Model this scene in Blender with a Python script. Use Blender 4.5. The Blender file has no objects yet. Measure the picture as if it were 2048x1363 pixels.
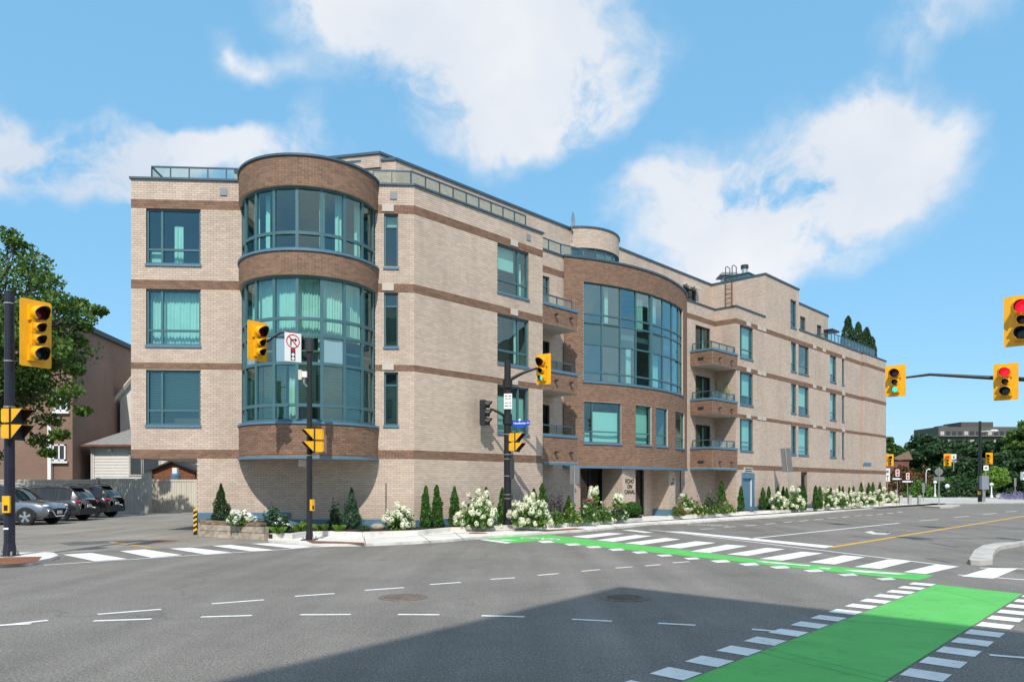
import bpy, math, random
import numpy as np
from mathutils import Matrix, Vector

random.seed(7); np.random.seed(7)
SC = bpy.context.scene
COL = SC.collection
R_ = math.radians

# ------------------------------------------------------------------ camera
F = 1480.0; HZ = 970.0; CH = 1.68          # focal length in px of the 2048 px photo, horizon row, eye height
cam = bpy.data.cameras.new("camera"); camo = bpy.data.objects.new("camera", cam); COL.objects.link(camo)
cam.sensor_width = 36.0; cam.lens = F / 2048 * 36.0
cam.shift_y = (HZ - 681.5) / 2048
cam.clip_start = 0.1; cam.clip_end = 3000
camo.location = (0, 0, CH); camo.rotation_euler = (R_(90), 0, 0)
SC.camera = camo

# ------------------------------------------------------------------ light, sky, exposure
SUN_TRAVEL = Vector((0.03, 1.0, -1.08)).normalized()     # direction sunlight travels
sun = bpy.data.lights.new("sun", 'SUN'); suno = bpy.data.objects.new("sun", sun); COL.objects.link(suno)
sun.energy = 2.55; sun.angle = R_(0.53); sun.color = (1.0, 0.945, 0.865)
suno.rotation_euler = SUN_TRAVEL.to_track_quat('-Z', 'Y').to_euler()
SUN_ELEV = math.asin(-SUN_TRAVEL.z)
SUN_AZ = math.atan2(-SUN_TRAVEL.x, -SUN_TRAVEL.y)        # azimuth of the sun, from +Y towards +X

SC.view_settings.view_transform = 'Standard'; SC.view_settings.look = 'None'
SC.view_settings.gamma = 1.0; SC.view_settings.exposure = 0.72
SC.view_settings.use_curve_mapping = False
SC.render.engine = 'CYCLES'
SC.cycles.max_bounces = 8; SC.cycles.transparent_max_bounces = 16
SC.cycles.glossy_bounces = 4; SC.cycles.diffuse_bounces = 3
SC.cycles.caustics_reflective = False; SC.cycles.caustics_refractive = False

def build_world():
    w = bpy.data.worlds.new("World"); SC.world = w; w.use_nodes = True
    nt = w.node_tree; N = nt.nodes; L = nt.links; N.clear()
    out = N.new('ShaderNodeOutputWorld')
    bg = N.new('ShaderNodeBackground'); bg.inputs['Strength'].default_value = 0.115
    sky = N.new('ShaderNodeTexSky'); sky.sky_type = 'NISHITA'; sky.sun_disc = False
    sky.sun_elevation = SUN_ELEV; sky.sun_rotation = SUN_AZ
    sky.altitude = 100; sky.air_density = 1.0; sky.dust_density = 0.25; sky.ozone_density = 2.0
    hs = N.new('ShaderNodeHueSaturation'); hs.inputs['Saturation'].default_value = 1.0
    hs.inputs['Hue'].default_value = 0.482; hs.inputs['Value'].default_value = 1.15
    L.new(sky.outputs[0], hs.inputs['Color'])
    air = N.new('ShaderNodeMix'); air.data_type = 'RGBA'; air.inputs['Factor'].default_value = .76
    L.new(hs.outputs[0], air.inputs['A']); air.inputs['B'].default_value = (1.18, 2.85, 4.6, 1)
    tc = N.new('ShaderNodeTexCoord')
    def vm(op, a, b=None):
        n = N.new('ShaderNodeVectorMath'); n.operation = op
        for i, q in enumerate((a, b)):
            if q is None: continue
            if isinstance(q, (tuple, list)): n.inputs[i].default_value = q
            else: L.new(q, n.inputs[i])
        return n
    def mt(op, a, b=None, c=None, clamp=False):
        n = N.new('ShaderNodeMath'); n.operation = op; n.use_clamp = clamp
        for i, q in enumerate((a, b, c)):
            if q is None: continue
            if isinstance(q, (int, float)): n.inputs[i].default_value = q
            else: L.new(q, n.inputs[i])
        return n.outputs[0]
    d = tc.outputs['Generated']
    # wisps bend the direction a little so that the cloud edges curl
    n1 = N.new('ShaderNodeTexNoise'); n1.inputs['Scale'].default_value = 3.2; n1.inputs['Detail'].default_value = 5; n1.inputs['Roughness'].default_value = .55
    L.new(d, n1.inputs['Vector'])
    off = vm('SCALE', vm('SUBTRACT', n1.outputs['Color'], (.5, .5, .5)).outputs[0]); off.inputs['Scale'].default_value = .22
    dw = vm('ADD', d, off.outputs[0]).outputs[0]
    def dirpx(x, y):
        v = Vector(((x - 1024) / F, 1.0, (HZ - y) / F)); l = v.length; return v / l, l
    # cumulus banks seen from the street: centre direction (given as photo px), half width, half height, weight
    blobs = [(960, 70, 320, 190, 1.2), (760, -60, 260, 130, .9), (1110, 140, 190, 150, 1.0), (1010, 280, 160, 75, .95), (1230, 170, 90, 80, .6),
             (1600, 390, 260, 170, 1.3), (1740, 290, 160, 140, .95), (1420, 410, 200, 95, 1.0), (1470, 520, 210, 90, 1.0), (1690, 190, 60, 80, .6), (1330, 385, 110, 35, .55),
             (150, 265, 240, 85, 1.3), (310, 300, 190, 70, 1.15), (10, 200, 90, 100, 1.0), (500, 310, 220, 45, .75), (265, 215, 40, 60, .5), (620, 255, 45, 60, .45),
             (1850, 20, 140, 55, .7), (520, 130, 130, 35, .38), (430, 70, 50, 40, .3),
             (1950, 980, 900, 40, .35), (2560, 250, 260, 120, .9), (-350, 60, 300, 110, .8), (1500, -420, 420, 150, .9), (300, -480, 380, 140, .9)]
    acc = None
    for (x, y, hw, hh, wt) in blobs:
        c, l = dirpx(x, y)
        k = 1.0 / l
        dif = vm('SUBTRACT', dw, tuple(c)).outputs[0]
        sc = vm('MULTIPLY', dif, (F / (hw * k), F / (hw * k), F / (hh * k))).outputs[0]
        ln = vm('LENGTH', sc); 
        v = mt('MULTIPLY', mt('SUBTRACT', 1.27, ln.outputs['Value']), wt)
        v = mt('MAXIMUM', v, 0.0)
        acc = v if acc is None else mt('ADD', acc, mt('MULTIPLY', v, mt('SUBTRACT', 1.25, acc, clamp=True)))
    # the rest of the sky: the same kind of scattered cumulus behind and beside the viewer
    n3 = N.new('ShaderNodeTexNoise'); n3.inputs['Scale'].default_value = 2.4; n3.inputs['Detail'].default_value = 2
    L.new(dw, n3.inputs['Vector'])
    sep = N.new('ShaderNodeSeparateXYZ'); L.new(d, sep.inputs[0])
    back = mt('SUBTRACT', .62, sep.outputs['Y']); back = mt('MULTIPLY', back, 4.0, clamp=True)
    cov = mt('MULTIPLY', mt('SUBTRACT', n3.outputs['Fac'], .41), 5.0); cov = mt('MAXIMUM', cov, 0.0)
    acc = mt('ADD', acc, mt('MULTIPLY', cov, back))
    n2 = N.new('ShaderNodeTexNoise'); n2.inputs['Scale'].default_value = 7.5; n2.inputs['Detail'].default_value = 11; n2.inputs['Roughness'].default_value = .6
    L.new(dw, n2.inputs['Vector'])
    dens = mt('MULTIPLY', acc, mt('ADD', mt('MULTIPLY', n2.outputs['Fac'], 4.2), -1.32))
    mr = N.new('ShaderNodeMapRange'); mr.interpolation_type = 'SMOOTHSTEP'
    mr.inputs['From Min'].default_value = .05; mr.inputs['From Max'].default_value = .86
    mr.inputs['To Max'].default_value = .94
    L.new(dens, mr.inputs['Value'])
    # cloud brightness: thick parts white, thin parts and undersides greyer
    n4 = N.new('ShaderNodeTexNoise'); n4.inputs['Scale'].default_value = 4.5; n4.inputs['Detail'].default_value = 4
    L.new(dw, n4.inputs['Vector'])
    cr = N.new('ShaderNodeValToRGB')
    cr.color_ramp.elements[0].position = .3; cr.color_ramp.elements[0].color = (3.7, 4.05, 4.6, 1)
    cr.color_ramp.elements[1].position = .66; cr.color_ramp.elements[1].color = (4.95, 4.98, 5.08, 1)
    L.new(n4.outputs['Fac'], cr.inputs['Fac'])
    mx = N.new('ShaderNodeMix'); mx.data_type = 'RGBA'
    L.new(mr.outputs[0], mx.inputs['Factor']); L.new(air.outputs['Result'], mx.inputs['A']); L.new(cr.outputs[0], mx.inputs['B'])
    L.new(mx.outputs['Result'], bg.inputs['Color']); L.new(bg.outputs[0], out.inputs[0])
build_world()

# ------------------------------------------------------------------ helpers
def W(x, y, Y):                       # photo pixel at depth Y -> world point
    return Vector(((x - 1024) / F * Y, Y, CH + (HZ - y) / F * Y))
def G(x, y, z=0.0):                   # photo pixel -> point on the level plane z
    Y = F * (CH - z) / (y - HZ); return ((x - 1024) / F * Y, Y)

class MB:
    def __init__(s): s.v = []; s.f = []; s.mi = []; s.m = 0
    def add(s, vs, fs):
        o = len(s.v); s.v.extend([tuple(p) for p in vs])
        for f in fs: s.f.append(tuple(i + o for i in f)); s.mi.append(s.m)
    def box(s, x0, x1, y0, y1, z0, z1):
        s.add([(x0,y0,z0),(x1,y0,z0),(x1,y1,z0),(x0,y1,z0),(x0,y0,z1),(x1,y0,z1),(x1,y1,z1),(x0,y1,z1)],
              [(0,3,2,1),(4,5,6,7),(0,1,5,4),(1,2,6,5),(2,3,7,6),(3,0,4,7)])
    def fbox(s, fr, s0, s1, d0, d1, z0, z1, n=1):
        ss = [s0 + (s1 - s0) * i / n for i in range(n + 1)]
        vs = []
        for q in ss:
            for (d, z) in ((d1, z0), (d0, z0), (d0, z1), (d1, z1)):
                vs.append(fr.P(q, d, z))
        fs = []
        for i in range(n):
            a = 4 * i; b = a + 4
            fs += [(a+k, a+(k+1)%4, b+(k+1)%4, b+k) for k in range(4)]
        fs += [(0, 3, 2, 1), (4*n, 4*n+1, 4*n+2, 4*n+3)]
        s.add(vs, fs)
    def tube(s, pts, radii, n=8, caps=True):
        pts = [Vector(p) for p in pts]
        if not isinstance(radii, (list, tuple)): radii = [radii] * len(pts)
        vs = []; fs = []; up = None
        for i, p in enumerate(pts):
            t = (pts[min(i+1, len(pts)-1)] - pts[max(i-1, 0)])
            t = t.normalized() if t.length > 1e-9 else Vector((0,0,1))
            if up is None:
                up = Vector((0,0,1)) if abs(t.z) < .9 else Vector((1,0,0))
            a = t.cross(up)
            if a.length < 1e-4: a = t.cross(Vector((0,1,0)))
            a.normalize(); b = t.cross(a).normalized(); up = a.cross(t) if abs(a.cross(t).dot(up)) > .1 else up
            for k in range(n):
                an = 2 * math.pi * k / n
                vs.append(p + (a * math.cos(an) + b * math.sin(an)) * radii[i])
        for i in range(len(pts) - 1):
            for k in range(n):
                k2 = (k + 1) % n
                fs.append((i*n+k, i*n+k2, (i+1)*n+k2, (i+1)*n+k))
        if caps:
            fs.append(tuple(range(n))[::-1]); fs.append(tuple((len(pts)-1)*n + k for k in range(n)))
        s.add(vs, fs)
    def cyl(s, p0, p1, r0, r1=None, n=12): s.tube([p0, p1], [r0, r1 if r1 is not None else r0], n)
    def prism(s, poly, z0, z1):
        n = len(poly)
        ar = sum(poly[i][0]*poly[(i+1)%n][1] - poly[(i+1)%n][0]*poly[i][1] for i in range(n))
        if ar < 0: poly = poly[::-1]
        vs = [(p[0], p[1], z0) for p in poly] + [(p[0], p[1], z1) for p in poly]
        fs = [tuple(range(n))[::-1], tuple(range(n, 2*n))]
        fs += [(i, (i+1) % n, n + (i+1) % n, n + i) for i in range(n)]
        s.add(vs, fs)
    def sheet(s, poly, z):
        n = len(poly)
        ar = sum(poly[i][0]*poly[(i+1)%n][1] - poly[(i+1)%n][0]*poly[i][1] for i in range(n))
        if ar < 0: poly = poly[::-1]
        s.add([(p[0], p[1], z) for p in poly], [tuple(range(n))])
    def ball(s, c, r, nu=10, nv=6, sc=(1,1,1)):
        vs = []; fs = []
        for j in range(nv + 1):
            ph = -math.pi/2 + math.pi * j / nv
            for i in range(nu):
                th = 2*math.pi*i/nu
                vs.append((c[0]+r*sc[0]*math.cos(ph)*math.cos(th), c[1]+r*sc[1]*math.cos(ph)*math.sin(th), c[2]+r*sc[2]*math.sin(ph)))
        for j in range(nv):
            for i in range(nu):
                i2 = (i+1) % nu
                fs.append((j*nu+i, j*nu+i2, (j+1)*nu+i2, (j+1)*nu+i))
        s.add(vs, fs)
    def mesh(s, name, mats, smooth=False):
        me = bpy.data.meshes.new(name); me.from_pydata(s.v, [], s.f)
        mats = mats if isinstance(mats, (list, tuple)) else [mats]
        for m in mats: me.materials.append(m)
        if len(mats) > 1: me.polygons.foreach_set('material_index', s.mi)
        if smooth: me.polygons.foreach_set('use_smooth', [True] * len(s.f))
        me.update(); return me
    def build(s, name, mats, parent=None, smooth=False):
        return put(name, s.mesh(name, mats, smooth), parent)

def put(name, me, parent=None, loc=None, rotz=0):
    o = bpy.data.objects.new(name, me); COL.objects.link(o)
    if parent is not None:
        o.parent = parent
        if parent.get('worldparts'): o.matrix_parent_inverse = Matrix.Translation(-Vector(parent.location))
    if loc is not None: o.location = loc
    if rotz: o.rotation_euler = (0, 0, rotz)
    return o
def tag(o, label=None, cat=None, group=None, kind=None):
    if label: o['label'] = label
    if cat: o['category'] = cat
    if group: o['group'] = group
    if kind: o['kind'] = kind
    return o
def thing(name, label, cat, loc=(0,0,0), rotz=0, group=None, world=False):
    o = bpy.data.objects.new(name, None); COL.objects.link(o); o.empty_display_size = .3
    o.location = loc; o.rotation_euler = (0, 0, rotz)
    if world: o['worldparts'] = 1
    return tag(o, label, cat, group)
def npmesh(name, V, Fq, mat, smooth=False):
    """mesh from numpy arrays; Fq is (n, k) faces of one size"""
    me = bpy.data.meshes.new(name); n, k = Fq.shape
    me.vertices.add(len(V)); me.vertices.foreach_set('co', np.ascontiguousarray(V, dtype=np.float32).ravel())
    me.loops.add(n * k); me.loops.foreach_set('vertex_index', np.ascontiguousarray(Fq, dtype=np.int32).ravel())
    me.polygons.add(n); me.polygons.foreach_set('loop_start', np.arange(0, n*k, k, dtype=np.int32))
    me.polygons.foreach_set('loop_total', np.full(n, k, dtype=np.int32))
    me.materials.append(mat)
    me.update(calc_edges=True)
    me.polygons.foreach_set('use_smooth', np.full(n, bool(smooth)))
    return me

class Line:      # straight wall: s along, d outward, z up
    def __init__(s, o, dr): s.o = Vector(o); s.t = Vector(dr).normalized(); s.n = Vector((s.t.y, -s.t.x))
    def P(s, a, d, z): return (s.o.x + s.t.x*a + s.n.x*d, s.o.y + s.t.y*a + s.n.y*d, z)
    def PV(s, a, d, z): return np.stack([s.o.x + s.t.x*a + s.n.x*d, s.o.y + s.t.y*a + s.n.y*d, z + 0*a], -1)
    def at(s, x, d=0.0):              # s where the photo column x meets the wall offset by d
        u = (x - 1024) / F; ox = s.o.x + s.n.x*d; oy = s.o.y + s.n.y*d
        return (u*oy - ox) / (s.t.x - u*s.t.y)
    def z(s, x, y, d=0.0):
        a = s.at(x, d); Y = s.P(a, d, 0)[1]; return CH + (HZ - y) / F * Y
    def off(s, d): return Line(s.P(0, d, 0)[:2], s.t)
    def ang(s, a): return math.atan2(s.t.y, s.t.x)
class Arc:       # convex wall: s is arc length from th0, d outward
    def __init__(s, c, r, th0): s.c = Vector(c); s.r = r; s.th0 = th0
    def P(s, a, d, z):
        t = s.th0 + a / s.r; return (s.c.x + (s.r+d)*math.sin(t), s.c.y - (s.r+d)*math.cos(t), z)
    def PV(s, a, d, z):
        t = s.th0 + a / s.r; return np.stack([s.c.x + (s.r+d)*np.sin(t), s.c.y - (s.r+d)*np.cos(t), z + 0*a], -1)
    def at(s, x, d=0.0, lo=0.0, hi=None):
        hi = hi if hi is not None else math.pi * s.r
        u = (x - 1024) / F
        for _ in range(50):
            m = (lo + hi) / 2; p = s.P(m, d, 0)
            if p[0] / p[1] < u: lo = m
            else: hi = m
        return (lo + hi) / 2
    def z(s, x, y, d=0.0, lo=0, hi=None):
        Y = s.P(s.at(x, d, lo, hi), d, 0)[1]; return CH + (HZ - y) / F * Y
    def ang(s, a): return s.th0 + a / s.r

# ------------------------------------------------------------------ materials
def mat(name, col, rough=.6, metal=0.0, spec=.5, noise=0.0, nscale=8.0, bump=0.0, bscale=60.0, emit=None, coat=0.0, island=0.0, coords='Object', detail=4, stain=None):
    m = bpy.data.materials.new(name); m.use_nodes = True
    nt = m.node_tree; N = nt.nodes; L = nt.links
    b = N['Principled BSDF']
    b.inputs['Base Color'].default_value = (*col, 1); b.inputs['Roughness'].default_value = rough
    b.inputs['Metallic'].default_value = metal; b.inputs['Specular IOR Level'].default_value = spec
    if coat: b.inputs['Coat Weight'].default_value = coat; b.inputs['Coat Roughness'].default_value = .05
    tc = N.new('ShaderNodeTexCoord'); src = None
    def scaled(colsock, fac):
        mx = N.new('ShaderNodeMix'); mx.data_type = 'RGBA'; mx.blend_type = 'MULTIPLY'; mx.inputs['Factor'].default_value = 1
        if colsock is None: mx.inputs['A'].default_value = (*col, 1)
        else: L.new(colsock, mx.inputs['A'])
        L.new(fac, mx.inputs['B']); return mx.outputs['Result']
    if noise:
        n = N.new('ShaderNodeTexNoise'); n.inputs['Scale'].default_value = nscale; n.inputs['Detail'].default_value = detail
        L.new(tc.outputs[coords], n.inputs['Vector'])
        r = N.new('ShaderNodeMapRange'); r.inputs['From Min'].default_value = .3; r.inputs['From Max'].default_value = .7
        r.inputs['To Min'].default_value = 1 - noise; r.inputs['To Max'].default_value = 1 + noise
        L.new(n.outputs['Fac'], r.inputs['Value']); src = scaled(src, r.outputs[0])
    if island:
        g = N.new('ShaderNodeNewGeometry'); oi = N.new('ShaderNodeObjectInfo')
        ad = N.new('ShaderNodeMath'); ad.operation = 'ADD'; L.new(g.outputs['Random Per Island'], ad.inputs[0]); L.new(oi.outputs['Random'], ad.inputs[1])
        fr = N.new('ShaderNodeMath'); fr.operation = 'FRACT'; L.new(ad.outputs[0], fr.inputs[0])
        r = N.new('ShaderNodeMapRange'); r.inputs['To Min'].default_value = 1 - island; r.inputs['To Max'].default_value = 1 + island
        L.new(fr.outputs[0], r.inputs['Value']); src = scaled(src, r.outputs[0])
    if stain:     # (colour, scale, amount): irregular darker patches of dirt
        n = N.new('ShaderNodeTexNoise'); n.inputs['Scale'].default_value = stain[1]; n.inputs['Detail'].default_value = 6; n.inputs['Roughness'].default_value = .65
        sv = N.new('ShaderNodeVectorMath'); sv.operation = 'MULTIPLY'; sv.inputs[1].default_value = stain[3] if len(stain) > 3 else (1, 1, 1)
        L.new(tc.outputs[coords], sv.inputs[0]); L.new(sv.outputs[0], n.inputs['Vector'])
        r = N.new('ShaderNodeMapRange'); r.inputs['From Min'].default_value = .5; r.inputs['From Max'].default_value = .72; r.inputs['To Max'].default_value = stain[2]
        L.new(n.outputs['Fac'], r.inputs['Value'])
        mx = N.new('ShaderNodeMix'); mx.data_type = 'RGBA'; L.new(r.outputs[0], mx.inputs['Factor'])
        if src is None: mx.inputs['A'].default_value = (*col, 1)
        else: L.new(src, mx.inputs['A'])
        mx.inputs['B'].default_value = (*stain[0], 1); src = mx.outputs['Result']
    if src is not None: L.new(src, b.inputs['Base Color'])
    if bump:
        n = N.new('ShaderNodeTexNoise'); n.inputs['Scale'].default_value = bscale; n.inputs['Detail'].default_value = 3
        L.new(tc.outputs[coords], n.inputs['Vector'])
        bp = N.new('ShaderNodeBump'); bp.inputs['Strength'].default_value = bump; bp.inputs['Distance'].default_value = .02
        L.new(n.outputs['Fac'], bp.inputs['Height']); L.new(bp.outputs[0], b.inputs['Normal'])
    if emit:
        b.inputs['Emission Color'].default_value = (*emit[0], 1); b.inputs['Emission Strength'].default_value = emit[1]
    return m

def leafmat(name, col, var=.35, trans=.25, rough=.55, hue=0.02):
    m = bpy.data.materials.new(name); m.use_nodes = True
    nt = m.node_tree; N = nt.nodes; L = nt.links; b = N['Principled BSDF']; out = N['Material Output']
    b.inputs['Roughness'].default_value = rough; b.inputs['Specular IOR Level'].default_value = .35
    g = N.new('ShaderNodeNewGeometry')
    hs = N.new('ShaderNodeHueSaturation'); hs.inputs['Color'].default_value = (*col, 1)
    r = N.new('ShaderNodeMapRange'); r.inputs['To Min'].default_value = 1 - var; r.inputs['To Max'].default_value = 1 + var
    L.new(g.outputs['Random Per Island'], r.inputs['Value']); L.new(r.outputs[0], hs.inputs['Value'])
    r2 = N.new('ShaderNodeMapRange'); r2.inputs['To Min'].default_value = .5 - hue; r2.inputs['To Max'].default_value = .5 + hue
    ml = N.new('ShaderNodeMath'); ml.operation = 'MULTIPLY'; ml.inputs[1].default_value = 17.3; L.new(g.outputs['Random Per Island'], ml.inputs[0])
    fr = N.new('ShaderNodeMath'); fr.operation = 'FRACT'; L.new(ml.outputs[0], fr.inputs[0]); L.new(fr.outputs[0], r2.inputs['Value'])
    L.new(r2.outputs[0], hs.inputs['Hue'])
    L.new(hs.outputs[0], b.inputs['Base Color'])
    tr = N.new('ShaderNodeBsdfTranslucent'); L.new(hs.outputs[0], tr.inputs['Color'])
    mx = N.new('ShaderNodeMixShader'); mx.inputs[0].default_value = trans
    L.new(b.outputs[0], mx.inputs[1]); L.new(tr.outputs[0], mx.inputs[2]); L.new(mx.outputs[0], out.inputs['Surface'])
    return m

def glassmat(name, tint, refl=.16, rough=.0, gcol=(1,1,1), wav=.0):
    m = bpy.data.materials.new(name); m.use_nodes = True
    nt = m.node_tree; N = nt.nodes; L = nt.links; N.clear()
    out = N.new('ShaderNodeOutputMaterial')
    tr = N.new('ShaderNodeBsdfTransparent'); tr.inputs['Color'].default_value = (*tint, 1)
    gl = N.new('ShaderNodeBsdfGlossy'); gl.inputs['Roughness'].default_value = rough; gl.inputs['Color'].default_value = (*gcol, 1)
    fr = N.new('ShaderNodeLayerWeight'); fr.inputs['Blend'].default_value = .5       # same from either side of the pane
    pw = N.new('ShaderNodeMath'); pw.operation = 'POWER'; pw.inputs[1].default_value = 4.0; L.new(fr.outputs['Facing'], pw.inputs[0])
    ad = N.new('ShaderNodeMath'); ad.operation = 'MULTIPLY_ADD'; ad.use_clamp = True; ad.inputs[1].default_value = .8; ad.inputs[2].default_value = refl + .03
    L.new(pw.outputs[0], ad.inputs[0])
    mx = N.new('ShaderNodeMixShader'); L.new(ad.outputs[0], mx.inputs[0]); L.new(tr.outputs[0], mx.inputs[1]); L.new(gl.outputs[0], mx.inputs[2])
    if wav:
        tc = N.new('ShaderNodeTexCoord'); n = N.new('ShaderNodeTexNoise'); n.inputs['Scale'].default_value = 1.1; n.inputs['Detail'].default_value = 1
        L.new(tc.outputs['Object'], n.inputs['Vector'])
        bp = N.new('ShaderNodeBump'); bp.inputs['Strength'].default_value = wav; bp.inputs['Distance'].default_value = .03
        L.new(n.outputs['Fac'], bp.inputs['Height']); L.new(bp.outputs[0], gl.inputs['Normal'])
    L.new(mx.outputs[0], out.inputs['Surface'])
    m.use_transparent_shadow = True
    return m

def asphaltmat(name, base, speck=.45, patch=.12, cracks=.25, tint=(1,1,1)):
    m = bpy.data.materials.new(name); m.use_nodes = True
    nt = m.node_tree; N = nt.nodes; L = nt.links; b = N['Principled BSDF']
    b.inputs['Roughness'].default_value = .88; b.inputs['Specular IOR Level'].default_value = .3
    tc = N.new('ShaderNodeTexCoord')
    def noise(sc, det=3, rough=.5):
        n = N.new('ShaderNodeTexNoise'); n.inputs['Scale'].default_value = sc; n.inputs['Detail'].default_value = det; n.inputs['Roughness'].default_value = rough
        L.new(tc.outputs['Object'], n.inputs['Vector']); return n.outputs['Fac']
    def rng(v, a, b_, c, d):
        r = N.new('ShaderNodeMapRange'); r.inputs['From Min'].default_value = a; r.inputs['From Max'].default_value = b_
        r.inputs['To Min'].default_value = c; r.inputs['To Max'].default_value = d; L.new(v, r.inputs['Value']); return r.outputs[0]
    def mul(a, c):
        n = N.new('ShaderNodeMath'); n.operation = 'MULTIPLY'; L.new(a, n.inputs[0]); L.new(c, n.inputs[1]); return n.outputs[0]
    v = mul(rng(noise(48, 5, .78), .3, .7, 1 - speck, 1 + speck), rng(noise(.35, 5, .6), .3, .7, 1 - patch, 1 + patch))
    v = mul(v, rng(noise(3.0, 4, .65), .3, .7, .94, 1.06)); v = mul(v, rng(noise(24, 4, .8), .3, .7, .76, 1.24))
    # long tyre-worn streaks
    mp = N.new('ShaderNodeMapping'); mp.inputs['Rotation'].default_value = (0, 0, R_(-43)); mp.inputs['Scale'].default_value = (.9, .06, 1)
    L.new(tc.outputs['Object'], mp.inputs['Vector'])
    ns = N.new('ShaderNodeTexNoise'); ns.inputs['Scale'].default_value = 1.3; ns.inputs['Detail'].default_value = 4; L.new(mp.outputs[0], ns.inputs['Vector'])
    v = mul(v, rng(ns.outputs['Fac'], .3, .7, 1 - patch * 1.1, 1 + patch * 1.1))
    if cracks:
        dn = N.new('ShaderNodeTexNoise'); dn.inputs['Scale'].default_value = 1.2; dn.inputs['Detail'].default_value = 6; L.new(tc.outputs['Object'], dn.inputs['Vector'])
        am = N.new('ShaderNodeVectorMath'); am.operation = 'SCALE'; am.inputs['Scale'].default_value = 1.4; L.new(dn.outputs['Color'], am.inputs[0])
        aa = N.new('ShaderNodeVectorMath'); aa.operation = 'ADD'; L.new(tc.outputs['Object'], aa.inputs[0]); L.new(am.outputs[0], aa.inputs[1])
        vo = N.new('ShaderNodeTexVoronoi'); vo.feature = 'DISTANCE_TO_EDGE'; vo.inputs['Scale'].default_value = .16; L.new(aa.outputs[0], vo.inputs['Vector'])
        line = rng(vo.outputs['Distance'], .0, .006, 1 - cracks, 1.0)
        gate = rng(noise(.22, 2), .47, .53, 1.0, 0.0)
        mx = N.new('ShaderNodeMath'); mx.operation = 'MAXIMUM'; L.new(line, mx.inputs[0]); L.new(gate, mx.inputs[1])
        v = mul(v, mx.outputs[0])
    cm = N.new('ShaderNodeVectorMath'); cm.operation = 'SCALE'; cm.inputs[0].default_value = tuple(base * t for t in tint); L.new(v, cm.inputs['Scale'])
    L.new(cm.outputs[0], b.inputs['Base Color'])
    bp = N.new('ShaderNodeBump'); bp.inputs['Strength'].default_value = .5; bp.inputs['Distance'].default_value = .008
    L.new(noise(140, 2), bp.inputs['Height']); L.new(bp.outputs[0], b.inputs['Normal'])
    return m

def paintmat(name, col, wear=.5, wscale=9.0, under=(.12,.12,.12)):
    """road paint, worn through in small flecks to the asphalt"""
    m = bpy.data.materials.new(name); m.use_nodes = True
    nt = m.node_tree; N = nt.nodes; L = nt.links; b = N['Principled BSDF']; b.inputs['Roughness'].default_value = .75; b.inputs['Specular IOR Level'].default_value = .3
    tc = N.new('ShaderNodeTexCoord')
    n = N.new('ShaderNodeTexNoise'); n.inputs['Scale'].default_value = wscale; n.inputs['Detail'].default_value = 8; n.inputs['Roughness'].default_value = .8
    L.new(tc.outputs['Object'], n.inputs['Vector'])
    r = N.new('ShaderNodeMapRange'); r.inputs['From Min'].default_value = .53; r.inputs['From Max'].default_value = .70; r.inputs['To Max'].default_value = wear
    L.new(n.outputs['Fac'], r.inputs['Value'])
    n2 = N.new('ShaderNodeTexNoise'); n2.inputs['Scale'].default_value = 1.7; n2.inputs['Detail'].default_value = 4; L.new(tc.outputs['Object'], n2.inputs['Vector'])
    r2 = N.new('ShaderNodeMapRange'); r2.inputs['From Min'].default_value = .3; r2.inputs['From Max'].default_value = .7; r2.inputs['To Min'].default_value = .9; r2.inputs['To Max'].default_value = 1.06
    L.new(n2.outputs['Fac'], r2.inputs['Value'])
    sc = N.new('ShaderNodeVectorMath'); sc.operation = 'SCALE'; sc.inputs[0].default_value = col; L.new(r2.outputs[0], sc.inputs['Scale'])
    mx = N.new('ShaderNodeMix'); mx.data_type = 'RGBA'; L.new(r.outputs[0], mx.inputs['Factor']); L.new(sc.outputs[0], mx.inputs['A']); mx.inputs['B'].default_value = (*under, 1)
    L.new(mx.outputs['Result'], b.inputs['Base Color']); return m

M = {}
M['brick_light'] = mat('brick_light', (.585, .47, .385), .85, island=.10, noise=.06, nscale=.45, coords='Object', stain=((.36,.29,.24), .55, .42, (1.6,1.6,.28)))
M['brick_brown'] = mat('brick_brown', (.225, .132, .088), .85, island=.20, noise=.07, nscale=.8)
M['mortar_light'] = mat('mortar_light', (.29, .22, .17), .95, noise=.1, nscale=3)
M['mortar_brown'] = mat('mortar_brown', (.55, .43, .33), .95, noise=.1, nscale=3)
M['frame'] = mat('frame_paint', (.058, .142, .168), .45, noise=.06, nscale=3)
M['frame_dark'] = mat('frame_dark', (.015, .022, .028), .4)
M['sill'] = mat('sill_blue', (.095, .195, .285), .5, noise=.08, nscale=3)
M['coping'] = mat('coping_blue', (.05, .095, .135), .45, noise=.08, nscale=3)
M['glass'] = glassmat('window_glass', (.56, .87, .81), .13, wav=.10, gcol=(.68,.95,.98))
M['glass_bay'] = glassmat('bay_glass', (.50, .82, .78), .26, wav=.12, gcol=(.66,.94,.97))
M['glass_dark'] = glassmat('entry_glass', (.30, .36, .36), .08)
M['rail_glass'] = glassmat('rail_glass', (.68, .80, .74), .05)
M['spandrel'] = mat('spandrel', (.055, .13, .15), .05, spec=.9)
M['sky_reflection_panel'] = mat('sky_reflection_panel', (.23, .38, .44), .08, spec=.8)  # sky reflection in some tower panes, put into a pale blue colour
M['stucco'] = mat('stucco_pale', (.62, .58, .52), .9, noise=.1, nscale=.6)
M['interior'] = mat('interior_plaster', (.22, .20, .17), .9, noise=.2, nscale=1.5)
M['curtain'] = mat('curtain_white', (.80, .81, .78), .9, noise=.06, nscale=5)
M['blind'] = mat('blind', (.50, .47, .38), .7)
M['blind_light'] = mat('blind_light', (.66, .66, .55), .7)
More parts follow.
